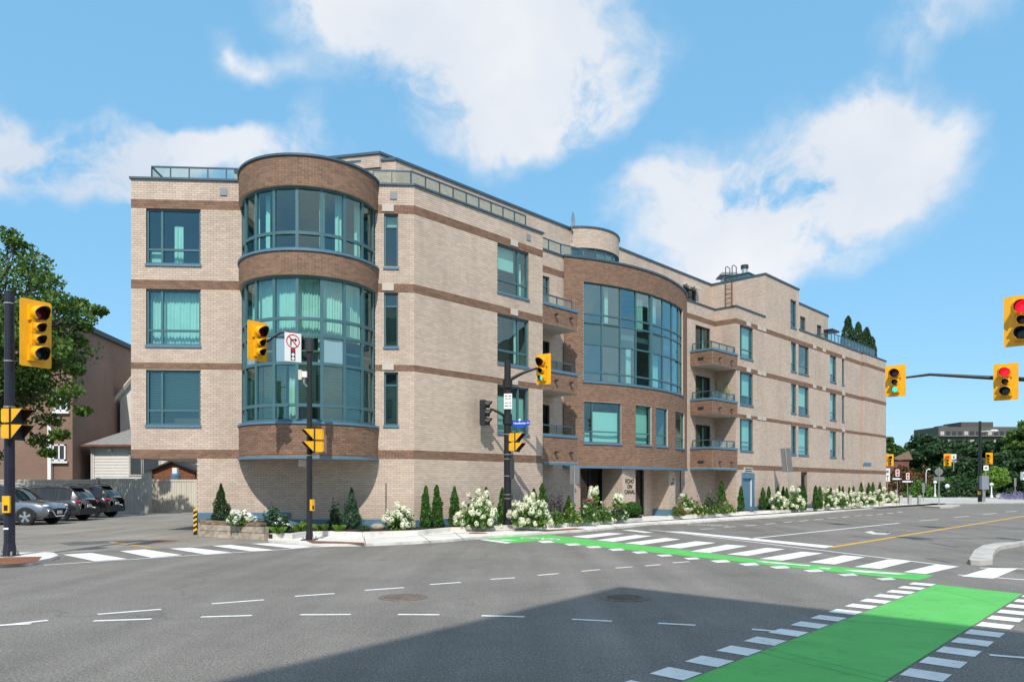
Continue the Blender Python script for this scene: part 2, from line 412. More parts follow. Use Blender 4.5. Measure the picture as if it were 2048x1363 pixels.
M['shade'] = mat('roller_shade', (.74, .78, .76), .85)
M['furn'] = mat('furniture', (.16, .075, .05), .5)
M['stone'] = mat('soffit_plaster', (.52, .48, .43), .9, noise=.1, nscale=1.5)
M['vent'] = mat('vent_block', (.55, .50, .44), .8)
M['vent_grey'] = mat('vent_grey', (.24, .26, .29), .6)
M['asphalt'] = asphaltmat('asphalt', .186, .75, .15, .22, tint=(1.085, 1.0, .895))
M['lot'] = asphaltmat('lot_asphalt', .235, .35, .16, .45, tint=(1.1,1.0,.88))
M['concrete'] = mat('concrete', (.74, .71, .66), .9, noise=.07, nscale=1.2, bump=.15, bscale=90, stain=((.40,.37,.33), .9, .45))
M['kerb'] = mat('kerb_concrete', (.70, .67, .62), .9, noise=.10, nscale=2.2, bump=.2, bscale=70, stain=((.30,.28,.25), 1.6, .6))
M['paint'] = paintmat('road_paint_white', (.82, .82, .80), .55)
M['paint_old'] = paintmat('road_paint_worn', (.66, .66, .64), .75, 5.0)
M['yellow_line'] = paintmat('road_paint_yellow', (.72, .42, .06), .6)
M['green'] = paintmat('bike_green', (.125, .50, .115), .5, 4.0, (.06,.16,.06))
M['tactile'] = mat('tactile_rust', (.23, .085, .04), .8, noise=.25, nscale=5)
M['soil'] = mat('mulch', (.028, .018, .012), .95, noise=.4, nscale=18, bump=.8, bscale=40)
M['grass'] = mat('lawn', (.10, .17, .035), .9, noise=.35, nscale=.4)
M['black'] = mat('pole_black', (.012, .012, .014), .45, noise=.2, nscale=4)
M['navy'] = mat('pole_navy', (.011, .012, .026), .42, noise=.2, nscale=4)
M['yellow'] = mat('signal_yellow', (.86, .43, .008), .45, noise=.07, nscale=4, stain=((.50,.25,.02), 3.0, .45, (1,1,.4)))
M['visor'] = mat('visor_inside', (.02, .018, .015), .7)
M['red_on'] = mat('lens_red_lit', (.8, .01, .02), .25, emit=((1, .005, .02), 1.1))
M['red_off'] = mat('lens_red_dark', (.16, .006, .012), .2)
M['amber_off'] = mat('lens_amber_dark', (.07, .03, .012), .2)
M['green_on'] = mat('lens_green_lit', (.05, .7, .5), .25, emit=((.07, .75, .55), .75))
M['green_off'] = mat('lens_green_dark', (.015, .03, .028), .2)
M['white'] = mat('sign_white', (.80, .80, .79), .4)
M['sign_back'] = mat('sign_back', (.20, .20, .205), .5, metal=.2)
M['sign_black'] = mat('sign_black', (.01, .01, .012), .5)
M['sign_red'] = mat('sign_red', (.55, .01, .02), .45)
M['sign_blue'] = mat('sign_blue', (.01, .07, .50), .4)
M['steel'] = mat('galvanised', (.55, .55, .55), .4, metal=.8, noise=.1, nscale=3)
M['iron'] = mat('cast_iron', (.17, .135, .11), .7, noise=.3, nscale=12, bump=.4, bscale=60)
M['darkmetal'] = mat('dark_metal', (.03, .032, .035), .5)
M['letters'] = mat('letters_bronze', (.03, .022, .018), .5)
M['car_silver'] = mat('paint_silver', (.23, .25, .285), .28, metal=.75, coat=1.0)
M['car_grey'] = mat('paint_grey', (.085, .085, .095), .28, metal=.7, coat=1.0)
M['car_black'] = mat('paint_black', (.012, .012, .014), .25, metal=.3, coat=1.0)
M['car_glass'] = mat('car_glass', (.012, .015, .017), .03, spec=.9)
M['car_trim'] = mat('car_trim', (.018, .018, .02), .6)
M['rubber'] = mat('tyre', (.014, .014, .015), .85)
M['alloy'] = mat('alloy', (.55, .56, .58), .3, metal=.9)
M['lamp'] = mat('headlamp', (.75, .78, .8), .1, spec=.8)
M['tail'] = mat('tail_lamp', (.42, .01, .015), .15, spec=.8)
M['chrome'] = mat('chrome', (.75, .76, .78), .15, metal=1.0)
M['apt_brick'] = None
M['siding'] = mat('siding_white', (.66, .63, .58), .6, noise=.04, nscale=2)
M['shingle'] = mat('shingle_grey', (.24, .235, .225), .9, noise=.2, nscale=6, island=.12)
M['wood'] = mat('wood_red', (.20, .075, .035), .8, noise=.2, nscale=3, island=.12)
M['fence_grey'] = mat('fence_grey', (.47, .445, .395), .8, noise=.12, nscale=2, island=.05)
M['fence_beige'] = mat('fence_beige', (.60, .545, .45), .75, noise=.06, nscale=1.5, island=.04)
M['wall_grey'] = mat('concrete_wall', (.46, .44, .40), .9, noise=.15, nscale=1.5)
M['granite'] = mat('planter_stone', (.42, .355, .28), .9, noise=.22, nscale=6, bump=.9, bscale=14, island=.18)
M['granite_cap'] = mat('planter_cap', (.24, .165, .115), .9, noise=.22, nscale=6, bump=.7, bscale=14, island=.18)
M['bark'] = mat('bark', (.075, .055, .042), .95, noise=.3, nscale=8, bump=.8, bscale=25)
M['stripe_y'] = mat('hazard_yellow', (.80, .46, .03), .5)
M['orange'] = mat('marker_orange', (.75, .09, .02), .5)
M['leaf_tree'] = leafmat('leaf_maple', (0.095, 0.175, 0.030), .45, .3, hue=.025)
M['leaf_cedar'] = leafmat('leaf_cedar', (0.054, 0.141, 0.023), .45, .2)
M['leaf_dark'] = leafmat('leaf_dark', (0.039, 0.087, 0.029), .4, .2)
M['leaf_green'] = leafmat('leaf_green', (0.089, 0.198, 0.034), .4, .25)
M['leaf_bright'] = leafmat('leaf_bright', (0.196, 0.345, 0.052), .35, .3)
M['leaf_blue'] = leafmat('leaf_bluegreen', (.055, .12, .065), .35, .2)
M['leaf_purple'] = leafmat('leaf_purple', (.075, .045, .055), .4, .2)
M['leaf_rust'] = leafmat('leaf_rust', (.14, .075, .03), .4, .2)
M['petal'] = leafmat('petal_cream', (.90, .91, .72), .10, .35, .7, .03)
M['petal_white'] = leafmat('petal_white', (.90, .89, .82), .08, .35, .7, .03)
M['petal_pink'] = leafmat('petal_pink', (.62, .16, .20), .2, .25)
M['petal_orange'] = leafmat('petal_orange', (.45, .10, .03), .25, .25)
M['petal_yellow'] = leafmat('petal_yellow', (.72, .68, .16), .2, .25)
M['lavender'] = leafmat('lavender', (.25, .22, .38), .2, .2)

def brickproc(name, c1, c2, mortar, scale, frame_rot=0.0):
    """bricks too far off to tell apart singly"""
    m = bpy.data.materials.new(name); m.use_nodes = True
    nt = m.node_tree; N = nt.nodes; L = nt.links; b = N['Principled BSDF']; b.inputs['Roughness'].default_value = .9
    tc = N.new('ShaderNodeTexCoord'); mp = N.new('ShaderNodeMapping')
    L.new(tc.outputs['Object'], mp.inputs['Vector'])
    sx = N.new('ShaderNodeSeparateXYZ'); L.new(tc.outputs['Object'], sx.inputs[0])
    ad = N.new('ShaderNodeMath'); ad.operation = 'ADD'; L.new(sx.outputs['X'], ad.inputs[0]); L.new(sx.outputs['Y'], ad.inputs[1])
    cb = N.new('ShaderNodeCombineXYZ'); L.new(ad.outputs[0], cb.inputs['X']); L.new(sx.outputs['Z'], cb.inputs['Y'])
    bt = N.new('ShaderNodeTexBrick'); bt.inputs['Scale'].default_value = scale; bt.inputs['Mortar Size'].default_value = .012
    bt.inputs['Brick Width'].default_value = .21; bt.inputs['Row Height'].default_value = .075
    bt.inputs['Color1'].default_value = (*c1, 1); bt.inputs['Color2'].default_value = (*c2, 1); bt.inputs['Mortar'].default_value = (*mortar, 1)
    L.new(cb.outputs[0], bt.inputs['Vector'])
    n = N.new('ShaderNodeTexNoise'); n.inputs['Scale'].default_value = .35; n.inputs['Detail'].default_value = 5; L.new(tc.outputs['Object'], n.inputs['Vector'])
    r = N.new('ShaderNodeMapRange'); r.inputs['From Min'].default_value = .3; r.inputs['From Max'].default_value = .7; r.inputs['To Min'].default_value = .85; r.inputs['To Max'].default_value = 1.12
    L.new(n.outputs['Fac'], r.inputs['Value'])
    sc = N.new('ShaderNodeVectorMath'); sc.operation = 'SCALE'; L.new(bt.outputs['Color'], sc.inputs[0]); L.new(r.outputs[0], sc.inputs['Scale'])
    L.new(sc.outputs[0], b.inputs['Base Color']); return m
M['apt_brick'] = brickproc('brick_reddish', (.27, .155, .112), (.22, .13, .095), (.25, .18, .14), 1.0)
M['far_brick'] = brickproc('brick_redhouse', (.22, .06, .045), (.17, .05, .04), (.2, .12, .1), 1.0)

# ------------------------------------------------------------------ ground, roads, pavements
def struct(o, label=None): o['kind'] = 'structure'; (label and tag(o, label)); return o
g = MB(); g.sheet([(-900,-300),(900,-300),(900,1500),(-900,1500)], -.03)
struct(g.build('ground', M['grass']))
# one road sheet, in squares so that it stays cheap to trace
r = MB(); r.sheet([(-70,-40),(120,-40),(120,84),(-70,84)], 0.0)
road = struct(r.build('road', M['asphalt']))
lot_px = [(-700,1118),(-300,1118),(130,1105),(330,1097),(545,1083),(560,1060),(560,1046)]
lp = [G(x, y) for x, y in lot_px] + [(-8,24),(-8,52),(-60,52),(-60,24)]
lp = [G(-320,1105),G(60,1112),G(145,1105),G(330,1097),G(545,1084),(-6.6,26.5),(-8.0,53),(-60,53),(-60,20)]
l = MB(); l.sheet(lp, .005); lot = struct(l.build('parking_lot', M['lot']))

M['green_dark'] = mat('green_seam', (.05, .20, .06), .8)
M['scuff'] = mat('tyre_scuff', (.12, .118, .11), .9, noise=.3, nscale=6)
M['damp'] = mat('damp_patch', (.12, .115, .10), .6, noise=.4, nscale=3)
def mark(name, poly, m, z=.005, parent=None):
    b = MB(); b.sheet(poly, z); return b.build(name, M[m], parent or road)
def pxpoly(pts, z=0.0): return [G(x, y, z) for x, y in pts]
def stripe(p, q, w):            # a painted line between two ground points
    d = Vector((q[0]-p[0], q[1]-p[1])); n = Vector((-d.y, d.x)).normalized() * w / 2
    return [(p[0]+n.x, p[1]+n.y), (q[0]+n.x, q[1]+n.y), (q[0]-n.x, q[1]-n.y), (p[0]-n.x, p[1]-n.y)]
def c5(x, y): return (850 + x / 3.4133, 1000 + y / 3.4133)
def c6(x, y): return (1400 + x / 3.1605, 1000 + y / 3.1605)
def c7(x, y): return (x / 2.2756, 1000 + y / 2.2756)

# ladder crosswalk over the right-hand street
for q in ([c5(1000,247),c5(1250,221),c5(1360,227),c5(1110,258)], [c5(1170,271),c5(1440,236),c5(1550,243),c5(1290,283)],
          [c5(1360,292),c5(1640,256),c5(1745,266),c5(1480,303)], [c5(1600,317),c5(1850,279),c5(1985,290),c5(1740,328)],
          [c6(50,330),c6(165,278+22),c6(300,288),c6(120,338)][0:0] or [c6(-60,322),c6(170,279),c6(300,289),c6(60,331)],
          [c6(170,341),c6(420,300),c6(540,308),c6(300,351)], [c6(375,369),c6(640,325),c6(778,334),c6(520,381)],
          [c6(690,391),c6(910,347),c6(1045,359),c6(850,405)], [c6(975,421),c6(1190,373),c6(1340,385),c6(1140,433)],
          [c6(1285,453),c6(1500,404),c6(1636,418),c6(1425,466)], [c6(1650,480),c6(1830,428),c6(2012,430),c6(1855,495)]):
    mark('crosswalk_bar', pxpoly(q), 'paint')
mark('crosswalk_edge_line', stripe(G(1300,1058.5), G(1916,1133), .10), 'paint', .0042)
mark('crosswalk_edge_line', stripe(G(1916,1149), G(2120,1164), .10), 'paint', .0042)
mark('crosswalk_edge_line', stripe(G(1960,1135), G(2120,1139), .10), 'paint', .0042)
# stop line, lane lines, yellow centre line
mark('stop_line', pxpoly([c5(1640,211),c5(1760,213),(1668,1091.5),(1650,1095.5)]), 'paint')
mark('stop_line', pxpoly([c5(1340,202),c5(1410,201),c5(1560,219),c5(1500,221)]), 'paint')
mark('lane_line', stripe(G(*c6(320,242)), G(*c6(1262,143)), .14), 'paint')
mark('centre_line', stripe(G(1662,1094), G(2048,1031.5), .17), 'yellow_line')
mark('centre_line', stripe(G(2048,1031.5), G(2300,994), .17), 'yellow_line')
for a, b in (((5,183),(90,178)),((150,170),(225,165)),((283,161),(355,155)),((410,151),(475,145)),((525,140),(580,135)),((627,131),(683,126)),((722,123),(778,118)),((808,114),(862,110)),((898,107),(942,102)),((977,99),(1020,96)),((1050,95),(1090,91)),((1120,89),(1158,85)),((1185,83),(1220,79)),((1248,76),(1280,72))):
    mark('bike_lane_dash', stripe(G(*c6(*a)), G(*c6(*b)), .12), 'paint')
for a, b in (((1388,129),(1504,120)),((1603,108),(1704,99)),((1788,89),(1872,81)),((1936,73),(2004,67))):
    mark('lane_dash', stripe(G(*c6(*a)), G(*c6(*b)), .12), 'paint')
# dashed guide lines through the junction
for a, b in (((195,1228),(322,1218)),((424,1207),(528,1199)),((590,1192),(669,1186.5)),((730,1180),(808,1174.5)),((860,1168.5),(922,1164)),((981,1158),(1030,1155)),((1075,1150),(1117,1146.5)),((1163,1142),(1200,1138.5)),((1231,1135.5),(1265,1133)),((1290,1131),(1321,1128.5)),((1345,1125),(1379,1122.5)),
             ((-60,1257),(96,1240))):
    mark('guide_dash', stripe(G(*a), G(*b), .085), 'paint')
for a, b in (((-30,1251.5),(62,1247)),((187,1241.5),(303,1237.5)),((402,1233.5),(504,1230.5)),((600,1229),(702,1228.5)),((796,1228.5),(879,1229)),((963,1231),(1049,1233)),((1144,1238),(1224,1242)),((1316,1246),(1391,1250)),((1504,1258),(1560,1263)),((1979,1309.5),(2060,1316))):
    mark('guide_dash', stripe(G(*a), G(*b), .085), 'paint', .0057)
# left crosswalk, slanted bars and its edge line
for q in (((285,248),(415,240),(580,268),(430,278)), ((545,232),(660,224),(830,250),(690,262)), ((770,220),(870,216),(1055,238),(935,247)), ((965,208),(1050,203),(1255,228),(1140,232)), ((1140,198),(1230,195),(1430,212),(1330,220)), ((1320,189),(1385,186),(1520,201),(1460,206))):
    mark('crosswalk_bar', pxpoly([c7(*p) for p in q]), 'paint', .010)
mark('crosswalk_edge_line', stripe(G(*c7(200,296)), G(*c7(1600,204)), .09), 'paint', .0095)
mark('lot_line', stripe(G(*c7(500,190)), G(*c7(690,216)), .10), 'yellow_line', .0098)
# damp joint and rust stain across the car park mouth
pp_ = [(118,1086),(150,1083),(200,1081.5),(250,1080),(300,1079.5),(330,1079),(356,1080.5),(330,1083),(280,1083.5),(230,1085),(180,1088.5),(140,1090.5)]
mark('damp_patch', pxpoly(pp_), 'damp', .0094, lot)
mark('rust_stain', pxpoly([(300,1080.5),(330,1079.7),(356,1080.5),(340,1083),(310,1083.5)]), 'tactile', .0099, lot)
# green cycle crossings
gl = [(958,1074.7),(1060,1070.5),(1099,1068.5),(1128,1072.5),(1400,1102.8),(1511,1117.6),(1868,1150.3),(1837,1160.4),(1600,1136),(1450,1120),(1300,1103.5),(1150,1088.5),(1072,1081),(1025,1085.6)]
mark('green_bike_crossing', pxpoly(gl), 'green', .0045)
gb = [G(1873,1168.4), G(2046,1187.2), G(1784.5,1363)]
dL = Vector(G(1400,1350)) - Vector(G(1873,1168.4)); dL.normalize()
P0 = Vector(G(1873,1168.4)); P1 = Vector(G(2046,1187.2))
mark('green_bike_crossing', [tuple(P0), tuple(P1), tuple(P1 + dL*9.5), tuple(P0 + dL*9.5)], 'green', .0045)
mark('crosswalk_edge_line', pxpoly([(957,1078.6),(972,1078),(1024,1084.6),(1012,1086.6)]), 'paint', .0085)
# seams across the green surfacing and dark tyre scuffs on the lanes
for a_, b_ in (((1540,1298),(1785,1357)),((1518,1304),(1760,1362)),((1890,1182),(1990,1207)),((1690,1240),(1930,1262))):
    mark('paint_seam', stripe(G(*a_), G(*b_), .012), 'green_dark', .0052)
for a_, b_, w_ in (((1702,1070),(1740,1075),.16),((1860,1085),(1915,1094),.16),((1975,1084),(2010,1087),.14),((1825,1078),(1865,1081),.14),((1855,1116),(1900,1124),.18)):
    mark('tyre_scuff', stripe(G(*a_), G(*b_), w_), 'scuff', .0036)
# square white markers along both cycle crossings
nrm = Vector((-dL.y, dL.x));  nrm = nrm if nrm.x < 0 else -nrm
for k in range(19):
    a = P0 + dL*(k*.625 - .05) 
    mark('crossing_marker', [tuple(a+nrm*.02+Vector((0,0))), tuple(a+nrm*.36), tuple(a+nrm*.36+dL*.33), tuple(a+nrm*.02+dL*.33)], 'paint', .0048)
    b = P1 + dL*(k*.625 + .05)
    mark('crossing_marker', [tuple(b-nrm*.03), tuple(b-nrm*.37), tuple(b-nrm*.37+dL*.33), tuple(b-nrm*.03+dL*.33)], 'paint', .0048)
for (x, y) in ((820,282),(1000,300),(1145,318),(1300,335),(1460,354),(1630,375),(1815,396)):
    mark('crossing_marker', pxpoly([c5(x-52,y-3),c5(x+35,y-6),c5(x+65,y+5),c5(x-15,y+9)]), 'paint', .0048)
for (x, y) in ((125,385),(305,404),(500,423),(712,445),(930,471),(1170,497)):
    mark('crossing_marker', pxpoly([c6(x-62,y-4),c6(x+38,y-9),c6(x+72,y+5),c6(x-18,y+9)]), 'paint' if x < 800 else 'paint_old', .0048)
# bicycle stencils and arrows painted on the lanes (worn)
def stencil(cx, cy, k, old='paint_old', z=.0088):
    o = Vector(G(cx, cy)); d = Vector((.689,.725)); n = Vector((.725,-.689))
    def P(a, b): v = o + d*a*k + n*b*k; return (v.x, v.y)
    def ring(a0, b0, r, w=.1):
        b = MB(); N_ = 16; vs = []
        for i in range(N_):
            t = 2*math.pi*i/N_
            vs += [(*P(a0+r*math.cos(t), b0+r*math.sin(t)), z), (*P(a0+(r-w)*math.cos(t), b0+(r-w)*math.sin(t)), z)]
        b.add(vs, [(2*i, (2*i+2) % (2*N_), (2*i+3) % (2*N_), 2*i+1) for i in range(N_)]); b.build('bike_stencil_wheel', M[old], road)
    ring(0, -.55, .38); ring(0, .55, .38)
    for p, q in (((0,-.55),(.55,-.2)), ((.55,-.2),(.5,.4)), ((.5,.4),(0,.55)), ((0,0),(.55,-.2)), ((0,-.55),(0,0)), ((0,0),(.5,.4))):
        mark('bike_stencil_bar', stripe(P(*p), P(*q), .09*k), old, z)
stencil(1415,1050,1.0); stencil(1080,1077,.8, 'paint', .0088)
def arrow_px(pts, m='paint_old'): mark('turn_arrow', pxpoly(pts), m, .0047)
arrow_px([c6(1040,199),c6(1085,193),c6(1110,205),c6(1175,208),c6(1200,204),c6(1185,198),c6(1205,206),c6(1175,216),c6(1090,214),c6(1055,205)])
mark('bike_arrow', pxpoly([c6(350,383),c6(420,388),c6(700,412),c6(690,417),c6(420,395)]), 'paint', .0088)
mark('bike_arrow', pxpoly([c6(900,440),c6(1010,444),c6(1320,468),c6(1250,470),c6(980,452)]), 'paint', .0088)
mark('bike_arrow', pxpoly([c6(740,425),c6(830,430),c6(815,437),c6(770,433)]), 'paint', .0088)
mark('bike_arrow', pxpoly([c5(440,270),c5(560,268),c5(640,273),c5(560,275)]), 'paint', .0088)

# manholes: ring and lid with raised ribs
def manhole(x, y, lab):
    cx, cy = G(x, y); t = thing('manhole_cover', lab, 'manhole', (cx, cy, 0), group='manhole covers in the road')
    m = MB(); m.cyl((0,0,-.02), (0,0,.008), .37, .365, 28); m.build('ring', M['iron'], t)
    m = MB(); m.cyl((0,0,0), (0,0,.012), .30, .295, 28)
    for i in range(-4, 5):
        h = math.sqrt(max(.27**2 - (i*.06)**2, .001)); m.box(-h, h, i*.06-.013, i*.06+.013, .011, .018)
    m.build('lid', M['iron'], t)
manhole(806,1194, 'round ribbed iron manhole cover in sunlit asphalt')
manhole(1249,1195, 'round ribbed iron manhole cover inside the shadow edge on the road')

# ------------------------------------------------------------------ building frames
BL = (-13.08, 25.41); AA = (-3.44, 26.0)
FL = Line(BL, (AA[0]-BL[0], AA[1]-BL[1])); LEN_L = math.hypot(AA[0]-BL[0], AA[1]-BL[1])
FR = Line(AA, (1406, 1480))
TW = Arc((-7.08, 26.1), 2.40, -math.pi/2)
BAY = Arc((-.90, 44.69), 11.2, R_(17.1)); BAY_LEN = 11.2 * R_(72.1 - 17.1)
BT = [2.90, 5.94, 8.72, 11.49]; BHT = .29; PAR = 12.19; PENT = 14.86
REC = -1.35

# pavement along the building, raised on a kerb
outer = [G(538,1083.5), G(600,1090), G(640,1092), G(729,1091.5), G(791,1089), G(850,1086), G(903,1082.2), G(947,1078), G(1078,1068.5), G(1181,1062), G(1307,1048.6), G(1380,1046), G(1450,1041), G(1553,1034), G(1621,1028.5), G(1700,1020.5), G(1800,1012.3), G(1843,1009.5), G(1880,1006)]
pave = outer + [FR.P(62, 3, 0)[:2], FR.P(51, -2, 0)[:2], FR.P(1, -2, 0)[:2], FL.P(4.2, -1, 0)[:2]]
m = MB(); m.prism(pave, -.05, .066); pavement = struct(m.build('pavement', M['concrete']))
# kerb stones along the road edge, each its own piece
def kerb_run(pts, parent, z0, z1, w, piece=1.6, gap=.004, name='kerb_stone', m='kerb', lip=.0):
    P = [Vector(p) for p in pts]; nv = []
    for i in range(len(P)):
        d = (P[min(i+1, len(P)-1)] - P[max(i-1, 0)]).normalized(); nv.append(Vector((-d.y, d.x)))
    for i in range(len(P)-1):
        L_ = (P[i+1]-P[i]).length; n = max(1, round(L_ / piece))
        for k in range(n):
            ta, tb = k/n, (k+1)/n; e = gap / L_
            q = []
            for t_, s_ in ((ta+e, -lip), (tb-e, -lip), (tb-e, w), (ta+e, w)):
                q.append(tuple(P[i].lerp(P[i+1], t_) + nv[i].lerp(nv[i+1], t_) * s_))
            b = MB(); b.prism(q, z0, z1 + random.uniform(-.004, .004)); b.build(name, M[m], parent)
kerb_run(outer, pavement, -.04, .072, .16, lip=.01)
# planting beds with a low concrete edging
ed1 = [G(545,1079,.03), G(566,1073,.1), G(584,1068,.2), G(615,1064,.2), G(659,1062.8,.2), G(725,1065,.2), G(835,1061.5,.2), G(900,1055.5,.2), G(1014,1051,.2), G(1114,1047,.2), G(1200,1041.5,.2), G(1284,1036,.2)]
ed2 = [G(1342,1031.6,.2), G(1400,1028.5,.2), G(1450,1025,.2), G(1500,1022.5,.2)]
ed3 = [G(1512,1021.5,.2), G(1582,1019.5,.2), G(1662,1013.5,.2), G(1740,1008.5,.2), G(1800,1005,.2)]
bed1 = ed1 + [FR.P(FR.at(1284), 0, 0)[:2], FR.P(11,-1.0,0)[:2], FR.P(6.86,-1.2,0)[:2], FR.P(6.86,-.01,0)[:2], FR.P(0,-.01,0)[:2], FL.P(FL.at(536),-.01,0)[:2], G(538,1074,.1)]
bed2 = ed2 + [FR.P(FR.at(1500),0,0)[:2], FR.P(20.5,-1.3,0)[:2]]
bed3 = ed3 + [FR.P(51.5,0,0)[:2], FR.P(FR.at(1512),0,0)[:2]]
for b_, e_ in ((bed1, ed1), (bed2, ed2), (bed3, ed3)):
    m = MB(); m.prism(b_, .02, .205); bed = struct(m.build('planting_bed', M['soil']))
    kerb_run(e_, bed, .03, .222, .17, 2.0, name='edging_stone', m='kerb', lip=.02)
# rust-coloured tactile plates set into the kerb ramps
for q in ([(612,1080.5),(640,1081.5),(728,1084.5),(729,1087),(625,1086)], [(1070,1060.5),(1150,1055.6),(1172,1057),(1090,1062.2)]):
    m = MB(); m.sheet([G(x, y, .07) for x, y in q], .078); m.build('tactile_plate', M['tactile'], pavement)
m = MB(); cx, cy = G(956,1065.5,.07); m.cyl((cx,cy,.05),(cx,cy,.075),.32,.31,20); m.build('access_cover', M['tactile'], pavement)
# pavement slab joints are cut as narrow dark grooves filled with dirt
for x0,y0,x1,y1 in ((727,1070,731,1087),(835,1066,862,1083),(905,1062,930,1079),(1210,1046,1240,1056),(1300,1040,1330,1047.5),(1410,1032,1450,1041)):
    m = MB(); m.sheet(stripe(G(x0,y0,.066),G(x1,y1,.066),.018), .0705); m.build('joint', M['soil'], pavement)

M['island_stone'] = mat('island_concrete', (.50, .475, .435), .9, noise=.12, nscale=2.5, bump=.3, bscale=40, stain=((.24,.225,.2), 1.5, .7))
# traffic island by the right edge and far islands, left corner pavement
def island(name, px, h=.13, m='kerb', label=None):
    b = MB(); pts = [G(x, y) for x, y in px]; b.prism(pts, -.03, h); o = b.build(name, M[m]); return struct(o, label)
island('traffic_island', [c6(1700,398),c6(1715,372),c6(1735,338),c6(1790,305),c6(1870,290),c6(1990,285),c6(2100,262),c6(2140,250),c6(2140,262),c6(1985,298),c6(1900,312),c6(1868,335),c6(1850,372),c6(1850,405),c6(1770,412),c6(1712,408)], .10, 'island_stone')
island('traffic_island', [(1843,1013.2),(1880,1015.5),(1905,1015),(1921,1012.5),(1916,1011),(1880,1011.5)], .10, 'island_stone')
cornr = [G(-400,1150), G(-60,1140), G(60,1130), G(100,1121.5), G(117,1115.5), G(108,1110), G(85,1108.5), G(30,1110), G(-100,1114), G(-400,1118)]
m = MB(); m.prism(cornr, -.04, .07); corner = struct(m.build('corner_pavement', M['concrete']))
m = MB(); m.sheet([G(x, y, .07) for x, y in ((-40,1118),(10,1113.5),(84,1112.5),(76,1121),(40,1126.5),(-40,1131))], .075); m.build('tactile_plate', M['tactile'], corner)
# far side of the junction
m = MB(); m.prism([(38,66),(56,72),(140,80),(140,110),(20,110),(30,74)], -.05, .10); farpave = struct(m.build('far_pavement', M['island_stone']))
m = MB(); m.prism([(20,104),(140,100),(140,400),(0,400)], -.05, .35); struct(m.build('park_lawn', M['grass']))
m = MB(); m.prism([(24,101.0),(140,97),(140,97.7),(24,101.7)], .08, .55); struct(m.build('low_wall', M['island_stone']))

# ------------------------------------------------------------------ the apartment building
CO = .0767; BLN = .213
bld = thing('apartment_building', 'four storey pale brick apartment building with round glazed corner tower on the street corner', 'building', (*FL.P(LEN_L/2, 0, 0)[:2], 0), world=True)
BANDS = [(b - BHT, b) for b in BT]
_bricks = {'brick_light': [], 'brick_brown': []}

